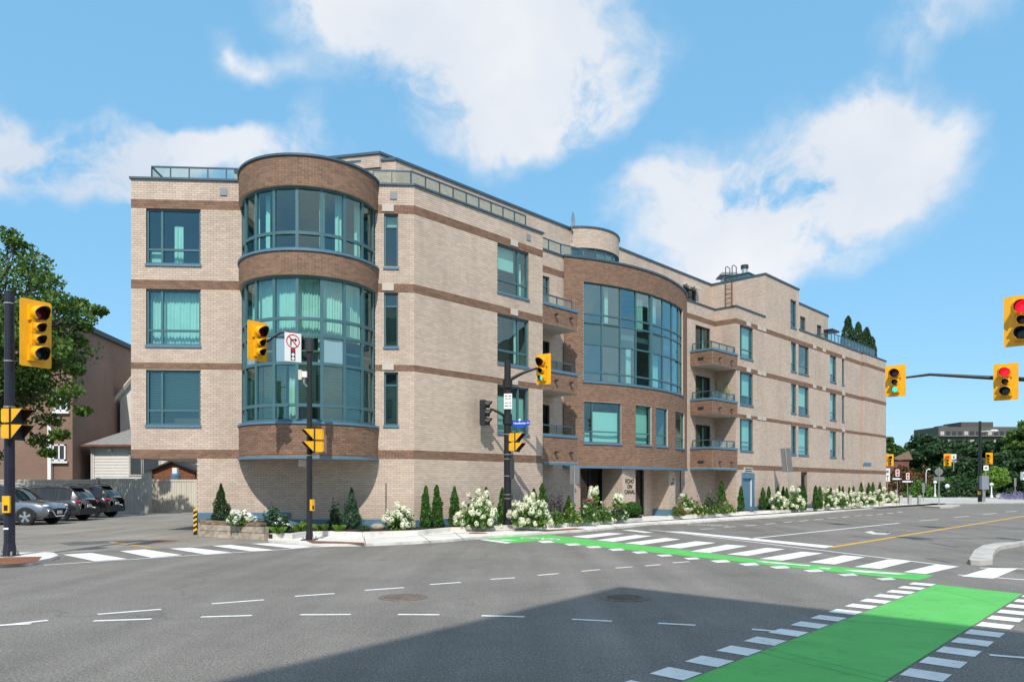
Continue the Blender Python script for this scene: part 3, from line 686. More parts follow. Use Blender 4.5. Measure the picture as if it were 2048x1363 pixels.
def sub_iv(iv, cuts):
    out = [iv]
    for (a, b) in cuts:
        nx = []
        for (x, y) in out:
            if b <= x or a >= y: nx.append((x, y)); continue
            if a > x + .02: nx.append((x, a))
            if b < y - .02: nx.append((b, y))
        out = nx
    return out
def brickwall(fr, s0, s1, z0, z1, holes=(), base='light', bands=None, rev=.20, step=None, name='wall', parent=None, close=(), hg=None):
    if hg is None: hg = .0045 if (fr is FL or fr is TW) else (.0035 if base == 'brown' else .002)
    """mortar sheet with real openings and reveals, and bricks standing 12 mm proud of it"""
    parent = parent or bld
    bands = BANDS if bands is None else bands
    arc = isinstance(fr, Arc)
    if step is None: step = .25 if arc else 1e9
    sb = sorted({s0, s1, *[min(max(h[0], s0), s1) for h in holes], *[min(max(h[1], s0), s1) for h in holes]})
    ss = []
    for a, b in zip(sb, sb[1:]):
        n = max(1, int(math.ceil((b - a) / step))) if step < 1e8 else 1
        ss += [a + (b - a) * i / n for i in range(n)]
    ss.append(s1)
    zb = sorted({z0, z1, *[min(max(h[2], z0), z1) for h in holes], *[min(max(h[3], z0), z1) for h in holes], *[z for q in bands for z in q if z0 < z < z1]})
    m = MB()
    for a, b in zip(ss, ss[1:]):
        for c, d in zip(zb, zb[1:]):
            sm, zm = (a+b)/2, (c+d)/2
            if any(h[0] < sm < h[1] and h[2] < zm < h[3] for h in holes): continue
            m.m = 1 if (base == 'brown' or any(q[0] < zm < q[1] for q in bands)) else 0
            m.add([fr.P(a,-.006,c), fr.P(b,-.006,c), fr.P(b,-.006,d), fr.P(a,-.006,d)], [(0,1,2,3)])
    m.m = 1 if base == 'brown' else 0
    for (a, b, c, d) in holes:
        a = max(a, s0); b = min(b, s1)
        n = 1 if not arc else max(2, int((b-a)/.3))
        for i in range(n):
            p = a+(b-a)*i/n; q = a+(b-a)*(i+1)/n
            for z in (c, d):
                if z0 < z < z1: m.add([fr.P(p,-.006,z), fr.P(q,-.006,z), fr.P(q,-rev,z), fr.P(p,-rev,z)], [(0,1,2,3)])
        for s in (a, b):
            if s0 <= s <= s1: m.add([fr.P(s,-.006,c), fr.P(s,-.006,d), fr.P(s,-rev,d), fr.P(s,-rev,c)], [(0,1,2,3)])
    o = m.build(name, [M['mortar_light'], M['mortar_brown']], parent)
    # bricks
    j0 = int(math.floor(z0 / CO)); rows = {'brick_light': [], 'brick_brown': []}
    j = j0
    while (j) * CO < z1:
        za = max(j*CO + .005, z0); zt = min((j+1)*CO - .005, z1); j += 1
        if zt - za < .02: continue
        zm = (za + zt) / 2
        brown = base == 'brown' or any(q[0] < zm < q[1] for q in bands)
        cuts = [(h[0], h[1]) for h in holes if h[2] < zm < h[3]]
        for (x, y) in sub_iv((s0, s1), cuts):
            k = math.floor(x / BLN) - 1 + (.5 if j % 2 else 0)
            while k * BLN < y:
                a = max(k*BLN + hg, x); b = min((k+1)*BLN - hg, y); k += 1
                if b - a < .025: continue
                rows['brick_brown' if brown else 'brick_light'].append((a, b, za, zt, .006 if (brown and base != 'brown') else 0.0))
    for key, lst in rows.items():
        if not lst: continue
        A = np.array(lst); n = len(A)
        jit = np.random.uniform(-.0012, .001, n)
        dlo = np.full(n, -.006); dhi = A[:,4] + jit
        c = [fr.PV(A[:,0], dlo, A[:,2]), fr.PV(A[:,1], dlo, A[:,2]), fr.PV(A[:,1], dlo, A[:,3]), fr.PV(A[:,0], dlo, A[:,3]),
             fr.PV(A[:,0], dhi, A[:,2]), fr.PV(A[:,1], dhi, A[:,2]), fr.PV(A[:,1], dhi, A[:,3]), fr.PV(A[:,0], dhi, A[:,3])]
        V = np.stack(c, 1)      # n,8,3
        Fq = np.array([(4,5,6,7),(0,1,5,4),(1,2,6,5),(2,3,7,6),(3,0,4,7)])
        _bricks[key].append((V, Fq))
    return o
def flush_bricks():
    for key, lst in _bricks.items():
        if not lst: continue
        V = np.concatenate([a for a, _ in lst]); n = len(V); Fq = lst[0][1]
        FF = (Fq[None] + 8*np.arange(n)[:, None, None]).reshape(-1, 4)
        o = put('brick_courses', npmesh(key + '_courses', V.reshape(-1, 3), FF, M[key]), bld)
        o['kind'] = 'stuff'

rooms = MB()
def roombox(fr, s0, s1, z0, z1, depth=2.6, n=1, d0=-.24):
    e = .25
    for i in range(n):
        a = s0-e+(s1-s0+2*e)*i/n; b = s0-e+(s1-s0+2*e)*(i+1)/n
        rooms.add([fr.P(a,-depth,z0-.5), fr.P(b,-depth,z0-.5), fr.P(b,-depth,z1+.2), fr.P(a,-depth,z1+.2)], [(0,1,2,3)])
        for z in (z0-.5, z1+.2):
            rooms.add([fr.P(a,d0,z), fr.P(b,d0,z), fr.P(b,-depth,z), fr.P(a,-depth,z)], [(0,1,2,3)])
    for s in (s0-e, s1+e):
        rooms.add([fr.P(s,d0,z0-.5), fr.P(s,-depth,z0-.5), fr.P(s,-depth,z1+.2), fr.P(s,d0,z1+.2)], [(0,1,2,3)])

def curtain(fr, a, b, z0, z1, parent, d=-.36, m='curtain', pleat=.11, name='curtain', amp=.028):
    k = max(4, int((b-a)/pleat*6)); vs = []; ph = random.random()*6
    for i in range(k+1):
        s = a+(b-a)*i/k; w = amp*math.sin(2*math.pi*(s-a)/pleat+ph) + amp*.5*math.sin(2*math.pi*(s-a)/(pleat*2.7))
        vs += [fr.P(s, d+w, z0), fr.P(s, d+w*.7, z1)]
    c = MB(); c.add(vs, [(2*i, 2*i+2, 2*i+3, 2*i+1) for i in range(k)]); return c.build(name, M[m], parent, smooth=True)
def blind(fr, a, b, z0, z1, parent, m='blind', d=-.30, pitch=.06, n=1):
    c = MB(); z = z0
    while z < z1:
        for i in range(n):
            p = a+(b-a)*i/n; q = a+(b-a)*(i+1)/n
            c.add([fr.P(p,d-.018,z), fr.P(q,d-.018,z), fr.P(q,d+.018,z+pitch*.62), fr.P(p,d+.018,z+pitch*.62)], [(0,1,2,3)])
        z += pitch
    return c.build('blind', M[m], parent)
def flat(fr, a, b, z0, z1, parent, m, d=-.28, name='roller_shade'):
    c = MB(); c.fbox(fr, a, b, d-.01, d, z0, z1); return c.build(name, M[m], parent)

def window(fr, s0, s1, z0, z1, cols=(), rows=(), fw=.06, dep=-.12, glass='glass', sill=True, spand=(), room=True, name='window', fm='frame', mw=.055, fills=(), depth=2.6, scol='sill', parent=None, pmat={}):
    arc = isinstance(fr, Arc); n = max(1, int((s1-s0)/.25)) if arc else 1
    m = MB(); d0, d1 = dep-.04, dep+.05
    m.fbox(fr, s0, s1, d0, d1, z1-fw, z1, n); m.fbox(fr, s0, s1, d0, d1, z0, z0+fw, n)
    m.fbox(fr, s0, s0+fw, d0, d1-.002, z0+fw, z1-fw); m.fbox(fr, s1-fw, s1, d0, d1-.002, z0+fw, z1-fw)
    cs = [s0+fw*.5, *cols, s1-fw*.5]; rs = [z0+fw*.5, *rows, z1-fw*.5]
    for c in cols: m.fbox(fr, c-mw/2, c+mw/2, d0+.002, d1-.004, z0+fw, z1-fw)
    for r_ in rows: m.fbox(fr, s0+fw, s1-fw, d0+.004, d1-.008, r_-mw/2, r_+mw/2, n)
    o = m.build(name, M[fm], parent or bld)
    for i in range(len(cs)-1):
        for j in range(len(rs)-1):
            ta, tb = random.uniform(-.004,.004), random.uniform(-.003,.003)
            a, b, c, d = cs[i], cs[i+1], rs[j], rs[j+1]
            p = MB(); e = dep
            p.add([fr.P(a,e-ta-tb,c), fr.P(b,e+ta-tb,c), fr.P(b,e+ta+tb,d), fr.P(a,e-ta+tb,d)], [(0,1,2,3)])
            pm = pmat.get((i, j), 'spandrel' if j in spand else glass); p.build('pane' if 'glass' in pm else 'spandrel_panel', M[pm], o)
    if sill:
        q = MB(); q.fbox(fr, s0-.03, s1+.03, dep, .045, z0-.075, z0+.004, n); q.build('sill', M[scol], o)
    if room: roombox(fr, s0, s1, z0, z1, depth, n)
    for f_ in fills:
        kind, a, b, c, d = f_[:5]; S = lambda t: s0+.03+(s1-s0-.06)*t; Z = lambda t: z0+.03+(z1-z0-.06)*t
        if kind == 'curtain': curtain(fr, S(a), S(b), Z(c), Z(d), o)
        elif kind == 'drape': curtain(fr, S(a), S(b), Z(c), Z(d), o, d=-.42, pleat=.16, amp=.04)
        elif kind == 'blind': blind(fr, S(a), S(b), Z(c), Z(d), o, n=max(1, n))
        elif kind == 'blind_light': blind(fr, S(a), S(b), Z(c), Z(d), o, 'blind_light', n=max(1, n))
        elif kind == 'shade': flat(fr, S(a), S(b), Z(c), Z(d), o, 'shade')
        elif kind == 'furn': flat(fr, S(a), S(b), Z(c), Z(d), o, 'furn', d=-.9, name='cabinet')
    return o

WZ = [(3.75, 5.65), (6.50, 8.43), (9.29, 11.20)]
# --- left facade
sT0 = (-9.46 + 13.08) / FL.t.x; sT1 = (-4.70 + 13.08) / FL.t.x; sG = FL.at(394)
w0, w1 = FL.at(292), FL.at(401); n0, n1 = FL.at(768), FL.at(796.5)
holes = [(sT0+.1, sT1-.1, 2.75, 12.1)] + [(w0, w1, a, b) for a, b in WZ] + [(n0, n1, a+.03, b) for a, b in WZ]
brickwall(FL, 0, LEN_L, 2.61, PAR, holes)
brickwall(FL, sG, LEN_L, .0, 2.61, ())
brickwall(Line(FL.P(sG, -9, 0)[:2], FL.n), 0, 9, 0, 2.61, ())       # end of the ground storey beside the car port
brickwall(Line(FL.P(0, -11, 0)[:2], FL.n), 0, 11, 2.61, PAR, ())    # side wall
fl_fill = [[('blind', .0, .27, .29, 1.), ('blind', .30, 1., .3, 1.), ('furn', .3, .97, .02, .16)], [('curtain', 0, 1, 0, 1)], [('curtain', .45, .62, 0, .75), ('shade', .0, .26, .02, .25)]]
for k, (a, b) in enumerate(WZ):
    wd = w1 - w0
    window(FL, w0, w1, a, b, cols=(w0+wd*.28,), rows=(a+(b-a)*.27,), fills=fl_fill[k], fw=.07, mw=.075)
    sm = [[('blind', 0, 1, 0, .78)], [('blind', 0, 1, 0, .75)], [('shade', 0, 1, .78, 1.)]][k]
    window(FL, n0, n1, a+.03, b, rows=(b-(b-a)*.24,), fills=sm, fw=.06)
# --- tower
TA = lambda deg: TW.r * (R_(deg) + math.pi/2)
t0, t1 = 0.0, math.pi*TW.r
ZB = [(2.62, 3.66), (8.44, 9.20), (11.30, 12.24)]
for i, (a, b) in enumerate(ZB): brickwall(TW, t0, t1, a, b, (), 'brown', bands=[], name='tower_band')
mul = [TA(x) for x in (-74, -54.5, -35, -15.5, 4, 23.5, 43, 62.5, 82)]
TG = Arc(TW.c, TW.r - .10, -math.pi/2)
kk = (TW.r - .10) / TW.r; mulg = [x*kk for x in mul]; gl = math.pi*TG.r
window(TG, .02, gl-.02, 9.27, 11.31, cols=mulg, rows=(9.82,), fw=.075, dep=-.06, sill=False, room=False, mw=.10,
       fills=[('drape', .20, .235, 0, 1), ('drape', .30, .34, 0, 1), ('drape', .63, .66, 0, 1), ('drape', .72, .76, 0, 1), ('drape', .06, .12, 0, 1), ('drape', .86, .95, 0, 1)])
window(TG, .02, gl-.02, 3.74, 8.45, cols=mulg, rows=(4.27, 5.62, 6.53, 7.06), fw=.085, dep=-.06, sill=False, room=False, mw=.10, glass='glass', pmat={(4,2):'sky_reflection_panel',(6,2):'sky_reflection_panel',(2,2):'sky_reflection_panel'},
       fills=[('curtain', .02, .98, .59, 1.), ('blind', .02, .30, .0, .38), ('blind_light', .31, .455, .03, .39), ('drape', .46, .50, 0, .39), ('blind_light', .50, .61, .10, .39), ('blind', .62, .97, .0, .38), ('shade', .62, .66, .40, .58)])
for z in (3.66, 9.20):
    m = MB(); m.fbox(TW, t0, t1, -.15, .045, z, z+.075, 36); m.build('tower_sill', M['sill'], bld)
m = MB(); m.fbox(TW, t0, t1, -.12, .035, 2.54, 2.622, 36); m.build('tower_trim', M['sill'], bld)
for z in (11.302, 8.442):
    m = MB(); m.fbox(TW, t0, t1, -.26, -.008, z, z+.03, 36); m.build('tower_band_soffit', M['mortar_brown'], bld)
m = MB(); m.fbox(TW, t0, t1, -.3, .05, 12.24, 12.31, 36); m.build('tower_coping', M['coping'], bld)
def disc(z, name, mt_, r=2.36, up=0):
    m = MB(); pts = [(TW.c.x + r*math.sin(R_(t)), TW.c.y - r*math.cos(R_(t))) for t in range(-88, 89, 4)]
    m.prism(pts, z, z+.06); return m.build(name, M[mt_], bld)
disc(2.56, 'tower_soffit', 'stone'); disc(12.1, 'tower_roof', 'vent_grey', 2.2)
for z in (3.70, 6.0, 8.5, 9.2, 11.3): disc(z, 'tower_floor', 'interior', 2.2)
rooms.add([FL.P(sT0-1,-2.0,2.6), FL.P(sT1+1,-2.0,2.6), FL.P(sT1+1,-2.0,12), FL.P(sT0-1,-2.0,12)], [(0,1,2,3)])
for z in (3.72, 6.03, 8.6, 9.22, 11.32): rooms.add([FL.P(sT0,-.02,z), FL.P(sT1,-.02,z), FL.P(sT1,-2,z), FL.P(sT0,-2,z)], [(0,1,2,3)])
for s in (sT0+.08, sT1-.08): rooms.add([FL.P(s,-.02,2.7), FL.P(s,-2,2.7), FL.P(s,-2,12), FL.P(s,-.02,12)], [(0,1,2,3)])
m = MB(); q = W(607, 925, 25.7); m.box(q.x-.12, q.x+.12, q.y-.22, q.y+.1, q.z-.14, q.z+.1); m.build('wall_light', M['white'], bld)

# --- right facade, first stretch
S1 = 6.86
w0, w1 = FR.at(995), FR.at(1057.5); wd = w1-w0
brickwall(FR, 0, S1, 0, PAR, [(w0, w1, a, b) for a, b in WZ])
r1 = [[('shade', .0, 1., .0, .80)], [('drape', .75, .83, 0, 1)], [('shade', 0, .66, .52, 1.), ('drape', .86, 1, 0, .8)]]
for k, (a, b) in enumerate(WZ):
    window(FR, w0, w1, a, b, cols=(w0+wd*.69,), rows=(a+(b-a)*.27,), fills=r1[k], fw=.07, mw=.08)
brickwall(Line(FR.P(S1, 0, 0)[:2], -FR.n), 0, 1.35, 0, PAR, ())
# --- recess with balconies on the left of the bay
FRR = FR.off(REC)
d0, d1 = FRR.at(1060), FRR.at(1099)
brickwall(FRR, S1-1.5, 9.95, 0, PAR, [(d0, d1, 3.0, 5.3), (d0, d1, 6.0, 8.15), (d0, d1, 8.9, 11.05)], bands=[BANDS[3]])
for a, b in ((3.0, 5.3), (6.0, 8.15), (8.9, 11.05)):
    window(FRR, d0, d1, a, b, cols=((d0+d1)/2+.2,), rows=(b-.45,) if b > 11 else (), fm='frame_dark' if b < 11 else 'frame', sill=False, name='balcony_door', glass='glass')
# --- curved brown bay
W1 = BAY.at(1167, hi=BAY_LEN); W2 = BAY.at(1366, hi=BAY_LEN)
bh = [(W1, W2, 6.52, 11.14)]
small = [(BAY.at(a, hi=BAY_LEN), BAY.at(b, hi=BAY_LEN)) for a, b in ((1168,1243),(1271.5,1303),(1312,1335.7),(1351,1369))]
bh += [(a, b, 3.66, 5.58) for a, b in small]
brickwall(BAY, 0, BAY_LEN, 2.58, PAR, bh, 'brown', bands=[], name='bay_wall')
mp_ = [BAY.at(x, hi=BAY_LEN) for x in (1206, 1243, 1274.5, 1304.8, 1328.5, 1347, 1360)]
window(BAY, W1, W2, 6.52, 11.14, cols=mp_, rows=(6.96, 8.28, 9.28, 9.68), pmat={(0,2):'spandrel',(1,2):'spandrel',(4,2):'spandrel'}, fw=.06, mw=.07, glass='glass_bay', depth=3.2, scol='sill',
       fills=[('drape', .34, .39, 0, .4), ('drape', .60, .68, 0, .4), ('drape', .17, .20, .60, 1), ('drape', .42, .5, .6, .95), ('shade', .53, .62, .72, 1.), ('furn', .25, .33, .02, .2)])
m = MB(); c = mp_[3]; m.fbox(BAY, c-.09, c+.09, -.14, -.05, 6.58, 11.08); m.build('bay_mullion', M['frame'], bld)
for k, (a, b) in enumerate(small):
    cols = ((a+(b-a)*.22),) if k == 0 else ()
    fl_ = [[('shade', .24, 1., 0, .78), ('shade', 0, .2, 0, .24)], [('shade', 0, 1, 0, 1)], [], []][k]
    window(BAY, a, b, 3.66, 5.58, cols=cols, rows=(4.20,), fills=fl_, fw=.06)
m = MB(); m.fbox(BAY, 0, BAY_LEN, -.2, .05, PAR, PAR+.09, 40); m.build('bay_coping', M['coping'], bld)
m = MB(); m.fbox(BAY, 0, BAY_LEN, -.3, .035, 2.48, 2.582, 40); m.build('bay_trim', M['sill'], bld)
pts = [BAY.P(BAY_LEN*i/24, -.28, 0)[:2] for i in range(25)] + [FR.P(20.5, -2.6, 0)[:2], FR.P(9.8, -2.6, 0)[:2]]
m = MB(); m.prism(pts, 2.50, 2.56); m.build('bay_soffit', M['stone'], bld)
for z in (6.05, 8.7): 
    m = MB(); m.prism(pts, z, z+.25); m.build('bay_floor', M['interior'], bld)
# --- balconies
def railing(fr, s0, s1, d, z0, z1, n, parent, glass=True, rr=.025):
    m = MB(); m.fbox(fr, s0, s1, d-rr, d+rr, z1-.05, z1, 1); o = m.build('railing', M['coping'], parent)
    for i in range(n+1):
        s = s0+(s1-s0)*i/n; p = MB(); p.fbox(fr, s-.02, s+.02, d-.02, d+.02, z0, z1-.05); p.build('post', M['coping'], o)
    if glass:
        for i in range(n):
            a = s0+(s1-s0)*i/n+.03; b = s0+(s1-s0)*(i+1)/n-.03
            p = MB(); p.add([fr.P(a,d,z0+.04), fr.P(b,d,z0+.04), fr.P(b,d,z1-.06), fr.P(a,d,z1-.06)], [(0,1,2,3)]); p.build('glass_panel', M['rail_glass'], o)
    return o
LV = [(8.50, 9.38), (5.70, 6.60), (2.66, 3.86)]
def floodlight(fr, s, d, z):
    m = MB(); m.fbox(fr, s-.02, s+.02, d, d+.08, z, z+.04); m.fbox(fr, s-.06, s+.06, d+.06, d+.17, z+.02, z+.09); m.build('floodlight', M['darkmetal'], bld)
for i, (a, b) in enumerate(LV):
    fr = FR.off(.03)
    brickwall(fr, S1+.002, 9.15, a, b-.12, (), 'brown', bands=[], name='balcony_wall')
    m = MB(); m.fbox(FR, S1+.002, 9.2, -1.33, .02-.015, a-.02, a+.14); m.build('balcony_slab', M['stone'], bld)
    m = MB(); m.fbox(FR, S1+.002, 9.22, -.22, .07, b-.12, b); m.build('balcony_cap', M['sill'], bld)
    brickwall(Line(FR.P(9.15, .03, 0)[:2], -FR.n), 0, 1.3, a, b-.12, (), 'brown', bands=[], name='balcony_wall')
    railing(FR, S1+.03, 8.95, -.12, b, b+.40, 2, bld)
    if i == 2:
        m = MB(); m.fbox(FR, S1+.002, 9.18, -.1, .055, a-.11, a+.0); m.build('balcony_trim', M['sill'], bld)
    for s in (7.6, 8.6): floodlight(FR, s, .03, a+.38)
    # right of the bay: left side and front
    q0 = 21.2; q1 = 24.16
    brickwall(FR.off(.06), q0, q1, a, b-.12, (), 'brown', bands=[], name='balcony_wall')
    brickwall(Line(FR.P(q0, REC, 0)[:2], FR.n), 0, .06-REC, a, b-.12, (), 'brown', bands=[], name='balcony_wall')
    m = MB(); m.fbox(FR, q0+.02, q1, REC, .03, a-.02, a+.14); m.build('balcony_slab', M['stone'], bld)
    m = MB(); m.fbox(FR, q0-.04, q1+.02, -.2, .10, b-.12, b); m.fbox(Line(FR.P(q0, REC, 0)[:2], FR.n), 0, 1.1, -.2, .04, b-.121, b-.001); m.build('balcony_cap', M['sill'], bld)
    if i == 2:
        m = MB(); m.fbox(FR, q0-.03, q1+.01, -.2, .085, a-.1, a); m.fbox(Line(FR.P(q0, REC, 0)[:2], FR.n), 0, 1.1, -.2, .035, a-.101, a-.001); m.build('balcony_trim', M['sill'], bld)
    railing(FR, q0+.1, q1-.1, -.08, b, b+.40, 3, bld)
    railing(Line(FR.P(q0, REC, 0)[:2], FR.n), .1, 1.27, -.1, b, b+.40, 1, bld)
    for s in (21.9, 23.3): floodlight(FR, s, .06, a+.30)
    fs = Line(FR.P(q0, REC, 0)[:2], FR.n); m = MB(); m.fbox(fs, .5, .85, 0, .03, a+.28, a+.42); m.build('balcony_vent', M['darkmetal'], bld)
# --- recess on the right of the bay
p0, p1 = FRR.at(1391), FRR.at(1420.5)
PZ = [(3.0, 5.2), (5.98, 8.05), (8.75, 10.95)]
brickwall(FRR, 20.2, 24.1, 0, PAR, [(p0, p1, a, b) for a, b in PZ], bands=[BANDS[3]])
for a, b in PZ: window(FRR, p0, p1, a, b, cols=((p0+p1)/2,), fm='frame_dark', sill=False, name='patio_door', fills=[('drape', .75, 1, 0, 1)])
brickwall(Line(FR.P(24.1, REC, 0)[:2], FR.n), 0, -REC, 0, PAR, (), bands=[BANDS[3]])
# --- long right facade
SE = 45.6; SX = 51.0
colx = [(1480,1506,0,.27),(1582,1592.5,0,.27),(1597,1617.5,0,.27),(1660,1672.5,0,.27),(1684,1688.5,0,.3)]
rh = []
for (xa, xb, *_r) in colx: rh += [(FR.at(xa), FR.at(xb), a, b) for a, b in WZ]
dr = (FR.at(1483), FR.at(1508), .0, 2.40); slot = (FR.at(1602), FR.at(1614.5), .3, 2.58)
brickwall(FR, 24.1, SE, 0, PAR, rh + [dr, slot])
for ci, (xa, xb, _a, rr) in enumerate(colx):
    for k, (a, b) in enumerate(WZ):
        s0, s1 = FR.at(xa), FR.at(xb)
        fl_ = [('shade', 0 if ci else .2, 1, .3 if (ci+k) % 2 else .02, 1)] if ci < 4 and (ci*3+k) % 5 != 3 else []
        window(FR, s0, s1, a, b, cols=((s0+(s1-s0)*.2,) if ci == 0 else ()), rows=(a+(b-a)*.27,), fills=fl_)
brickwall(FR.off(.14), SE, SX, 0, PAR, ())
brickwall(Line(FR.P(SE, 0, 0)[:2], FR.n), -.02, .14, 0, PAR, ())
brickwall(Line(FR.P(SX, .14, 0)[:2], -FR.n), 0, 12, 0, PAR, ())
rooms.add([FR.P(slot[0],-.7,.2), FR.P(slot[1],-.7,.2), FR.P(slot[1],-.7,2.7), FR.P(slot[0],-.7,2.7)], [(0,1,2,3)])
# service door with blue frame
m = MB(); m.fbox(FR, dr[0], dr[1], -.1, .05, 2.10, 2.42); m.fbox(FR, dr[0], dr[0]+.12, -.1, .04, .1, 2.10); m.fbox(FR, dr[1]-.3, dr[1], -.1, .04, .1, 2.10)
do = m.build('service_door', M['sill'], bld)
m = MB(); m.fbox(FR, dr[0]+.12, dr[1]-.3, -.12, -.06, .1, 2.10); m.build('door_leaf', M['sill'], do)
m = MB(); m.fbox(FR, dr[1]-.36, dr[1]-.33, -.06, .01, .1, 2.05); m.build('door_edge', M['white'], do)
m = MB(); m.fbox(FR, FR.at(1487), FR.at(1503.5), 0, .05, 2.46, 2.76); vb = m.build('louvre_vent', M['vent'], bld)
for z in (2.52, 2.64): 
    m = MB(); m.fbox(FR, FR.at(1488.5), FR.at(1502), .04, .056, z, z+.06); m.build('louvre_slot', M['darkmetal'], vb)
m = MB(); m.fbox(FR, FR.at(1724), FR.at(1738), .14, .18, FR.z(1730,930.5), FR.z(1730,924.5)); m.build('wall_plate', M['sill'], bld)
# vent blocks in the bands
for (fr, x) in ((FL,776),(FR,1028),(FR,1497),(FR,1519),(FR,1528),(FR,1629),(FR,1648),(FR,1687)):
    for k in (1, 2, 3):
        s = fr.at(x); m = MB(); wv = .2 if x < 1100 else .26
        m.fbox(fr, s-wv, s+wv, -.01, .035, BT[k]-.22, BT[k]+.02); m.build('vent_block', M['vent'], bld)
for (fr, x, y) in ((FL,447.5,384),(FL,787,391.5),(FR,1057,475)):
    s = fr.at(x); z = fr.z(x, y); m = MB(); m.fbox(fr, s-.12, s+.12, 0, .03, z-.12, z+.12); o = m.build('wall_vent', M['vent_grey'], bld)
# --- entrance under the bay
EB = FR.off(-1.42)
e0, e1 = EB.at(1161), EB.at(1221); f0, f1 = EB.at(1268), EB.at(1288)
brickwall(EB, 9.0, 20.6, 0, 2.56, [(e0, e1, .12, 2.5), (f0, f1, .12, 2.5)], bands=[])
window(EB, e0, e1, .12, 2.5, cols=(e0+(e1-e0)*.33, e0+(e1-e0)*.72), fm='frame_dark', glass='glass_dark', sill=False, name='storefront', fw=.09, mw=.10, depth=3)
window(EB, f0, f1, .12, 2.5, cols=(), rows=(2.15,), fm='frame_dark', glass='glass_dark', sill=False, name='entrance_door', fw=.08, depth=3)
def pillar(x0, x1, pf):
    fr = FR.off(pf); a, b = fr.at(x0), fr.at(x1)
    brickwall(fr, a, b, 0, 2.55, (), bands=[], name='pillar')
    brickwall(Line(FR.P(a, -1.42, 0)[:2], FR.n), 0, 1.42+pf, 0, 2.55, (), bands=[], name='pillar')
    brickwall(Line(FR.P(b, pf, 0)[:2], -FR.n), 0, 1.42+pf, 0, 2.55, (), bands=[], name='pillar')
    m = MB(); m.fbox(fr, a-.03, b+.03, -.5, .03, .0, .42); m.fbox(Line(FR.P(a, -1.42, 0)[:2], FR.n), 0, 1.42+pf-.5, -.1, .03, 0, .419); m.build('pillar_plinth', M['sill'], bld)
    return fr, a, b
pA = pillar(1244.6, 1271, -.22); pB = pillar(1338, 1350.6, -.42)
def text_mesh(txt, size, mt_, extrude=.006, align='CENTER', bold=0.0):
    cu = bpy.data.curves.new('txt', 'FONT'); cu.body = txt; cu.size = size; cu.extrude = extrude; cu.align_x = align; cu.align_y = 'CENTER'; cu.offset = bold
    cu.resolution_u = 3
    o = bpy.data.objects.new('txt', cu); COL.objects.link(o)
    me = bpy.data.meshes.new_from_object(o.evaluated_get(bpy.context.evaluated_depsgraph_get()))
    bpy.data.objects.remove(o); bpy.data.curves.remove(cu)
    me.materials.clear(); me.materials.append(M[mt_]); return me
def wall_text(fr, s, d, z, txt, size, mt_='letters', parent=None, bold=0.004, name='lettering'):
    me = text_mesh(txt, size, mt_, bold=bold)
    t = Vector((fr.t.x, fr.t.y, 0)); n = Vector((fr.n.x, fr.n.y, 0)); p = fr.P(s, d, z)
    mx = Matrix(((t.x, 0, n.x, p[0]), (t.y, 0, n.y, p[1]), (0, 1, 0, p[2]), (0, 0, 0, 1)))
    me.transform(mx); return put(name, me, parent or bld)
fr, a, b = pA; sm = (a+b)/2 + .05
for i, tx in enumerate(('ECHO', 'ON', 'CANAL')): wall_text(fr, sm, .012, 1.88-.26*i, tx, .27)
fr, a, b = pB
wall_text(fr, (a+b)/2+.1, .012, 2.0, 'N', .16); wall_text(fr, (a+b)/2+.06, .012, 1.76, '819', .22)
# blue flashing at the foot of the walls
m = MB(); m.fbox(FL, sG, FL.at(581), 0, .06, .52, .74); m.build('base_flashing', M['sill'], bld)
m = MB(); m.fbox(FL, sG, LEN_L, 0, .05, .22, .50); m.build('base_flashing', M['sill'], bld)
m = MB(); m.fbox(FR, .05, S1, 0, .05, .22, .46); m.build('base_flashing', M['sill'], bld)
m = MB(); m.fbox(FR, 24.2, SE, 0, .05, .15, .4); m.build('base_flashing', M['sill'], bld)
m = MB(); pj = FL.P(sG+.02, 0, 0); 
# copings
m = MB(); m.fbox(FL, -.05, sT0+.1, -.28, .06, PAR, PAR+.07); m.build('coping', M['coping'], bld)
m = MB(); m.fbox(FL, sT1-.1, LEN_L+.02, -.28, .06, PAR, PAR+.07); m.build('coping', M['coping'], bld)
m = MB(); m.fbox(FR, -.02, S1+.05, -.28, .06, PAR+.001, PAR+.071); m.build('coping', M['coping'], bld)
m = MB(); m.fbox(FRR, S1-.1, 9.9, -.28, .06, PAR, PAR+.07); m.build('coping', M['coping'], bld)
m = MB(); m.fbox(FRR, 20.2, 24.0, -.28, .06, PAR, PAR+.07); m.build('coping', M['coping'], bld)
m = MB(); m.fbox(Line(FR.P(24.1, REC, 0)[:2], FR.n), -.1, 1.30, -.28, .06, PAR+.002, PAR+.072); m.build('coping', M['coping'], bld)
m = MB(); m.fbox(FR, 24.04, 28.0, -.28, .06, PAR, PAR+.07); m.build('coping', M['coping'], bld)
m = MB(); m.fbox(FR, 33.15, SE, -.28, .06, PAR, PAR+.07); m.build('coping', M['coping'], bld)
m = MB(); m.fbox(FR, SE-.05, SX+.05, -.28, .2, PAR, PAR+.07); m.build('coping', M['coping'], bld)
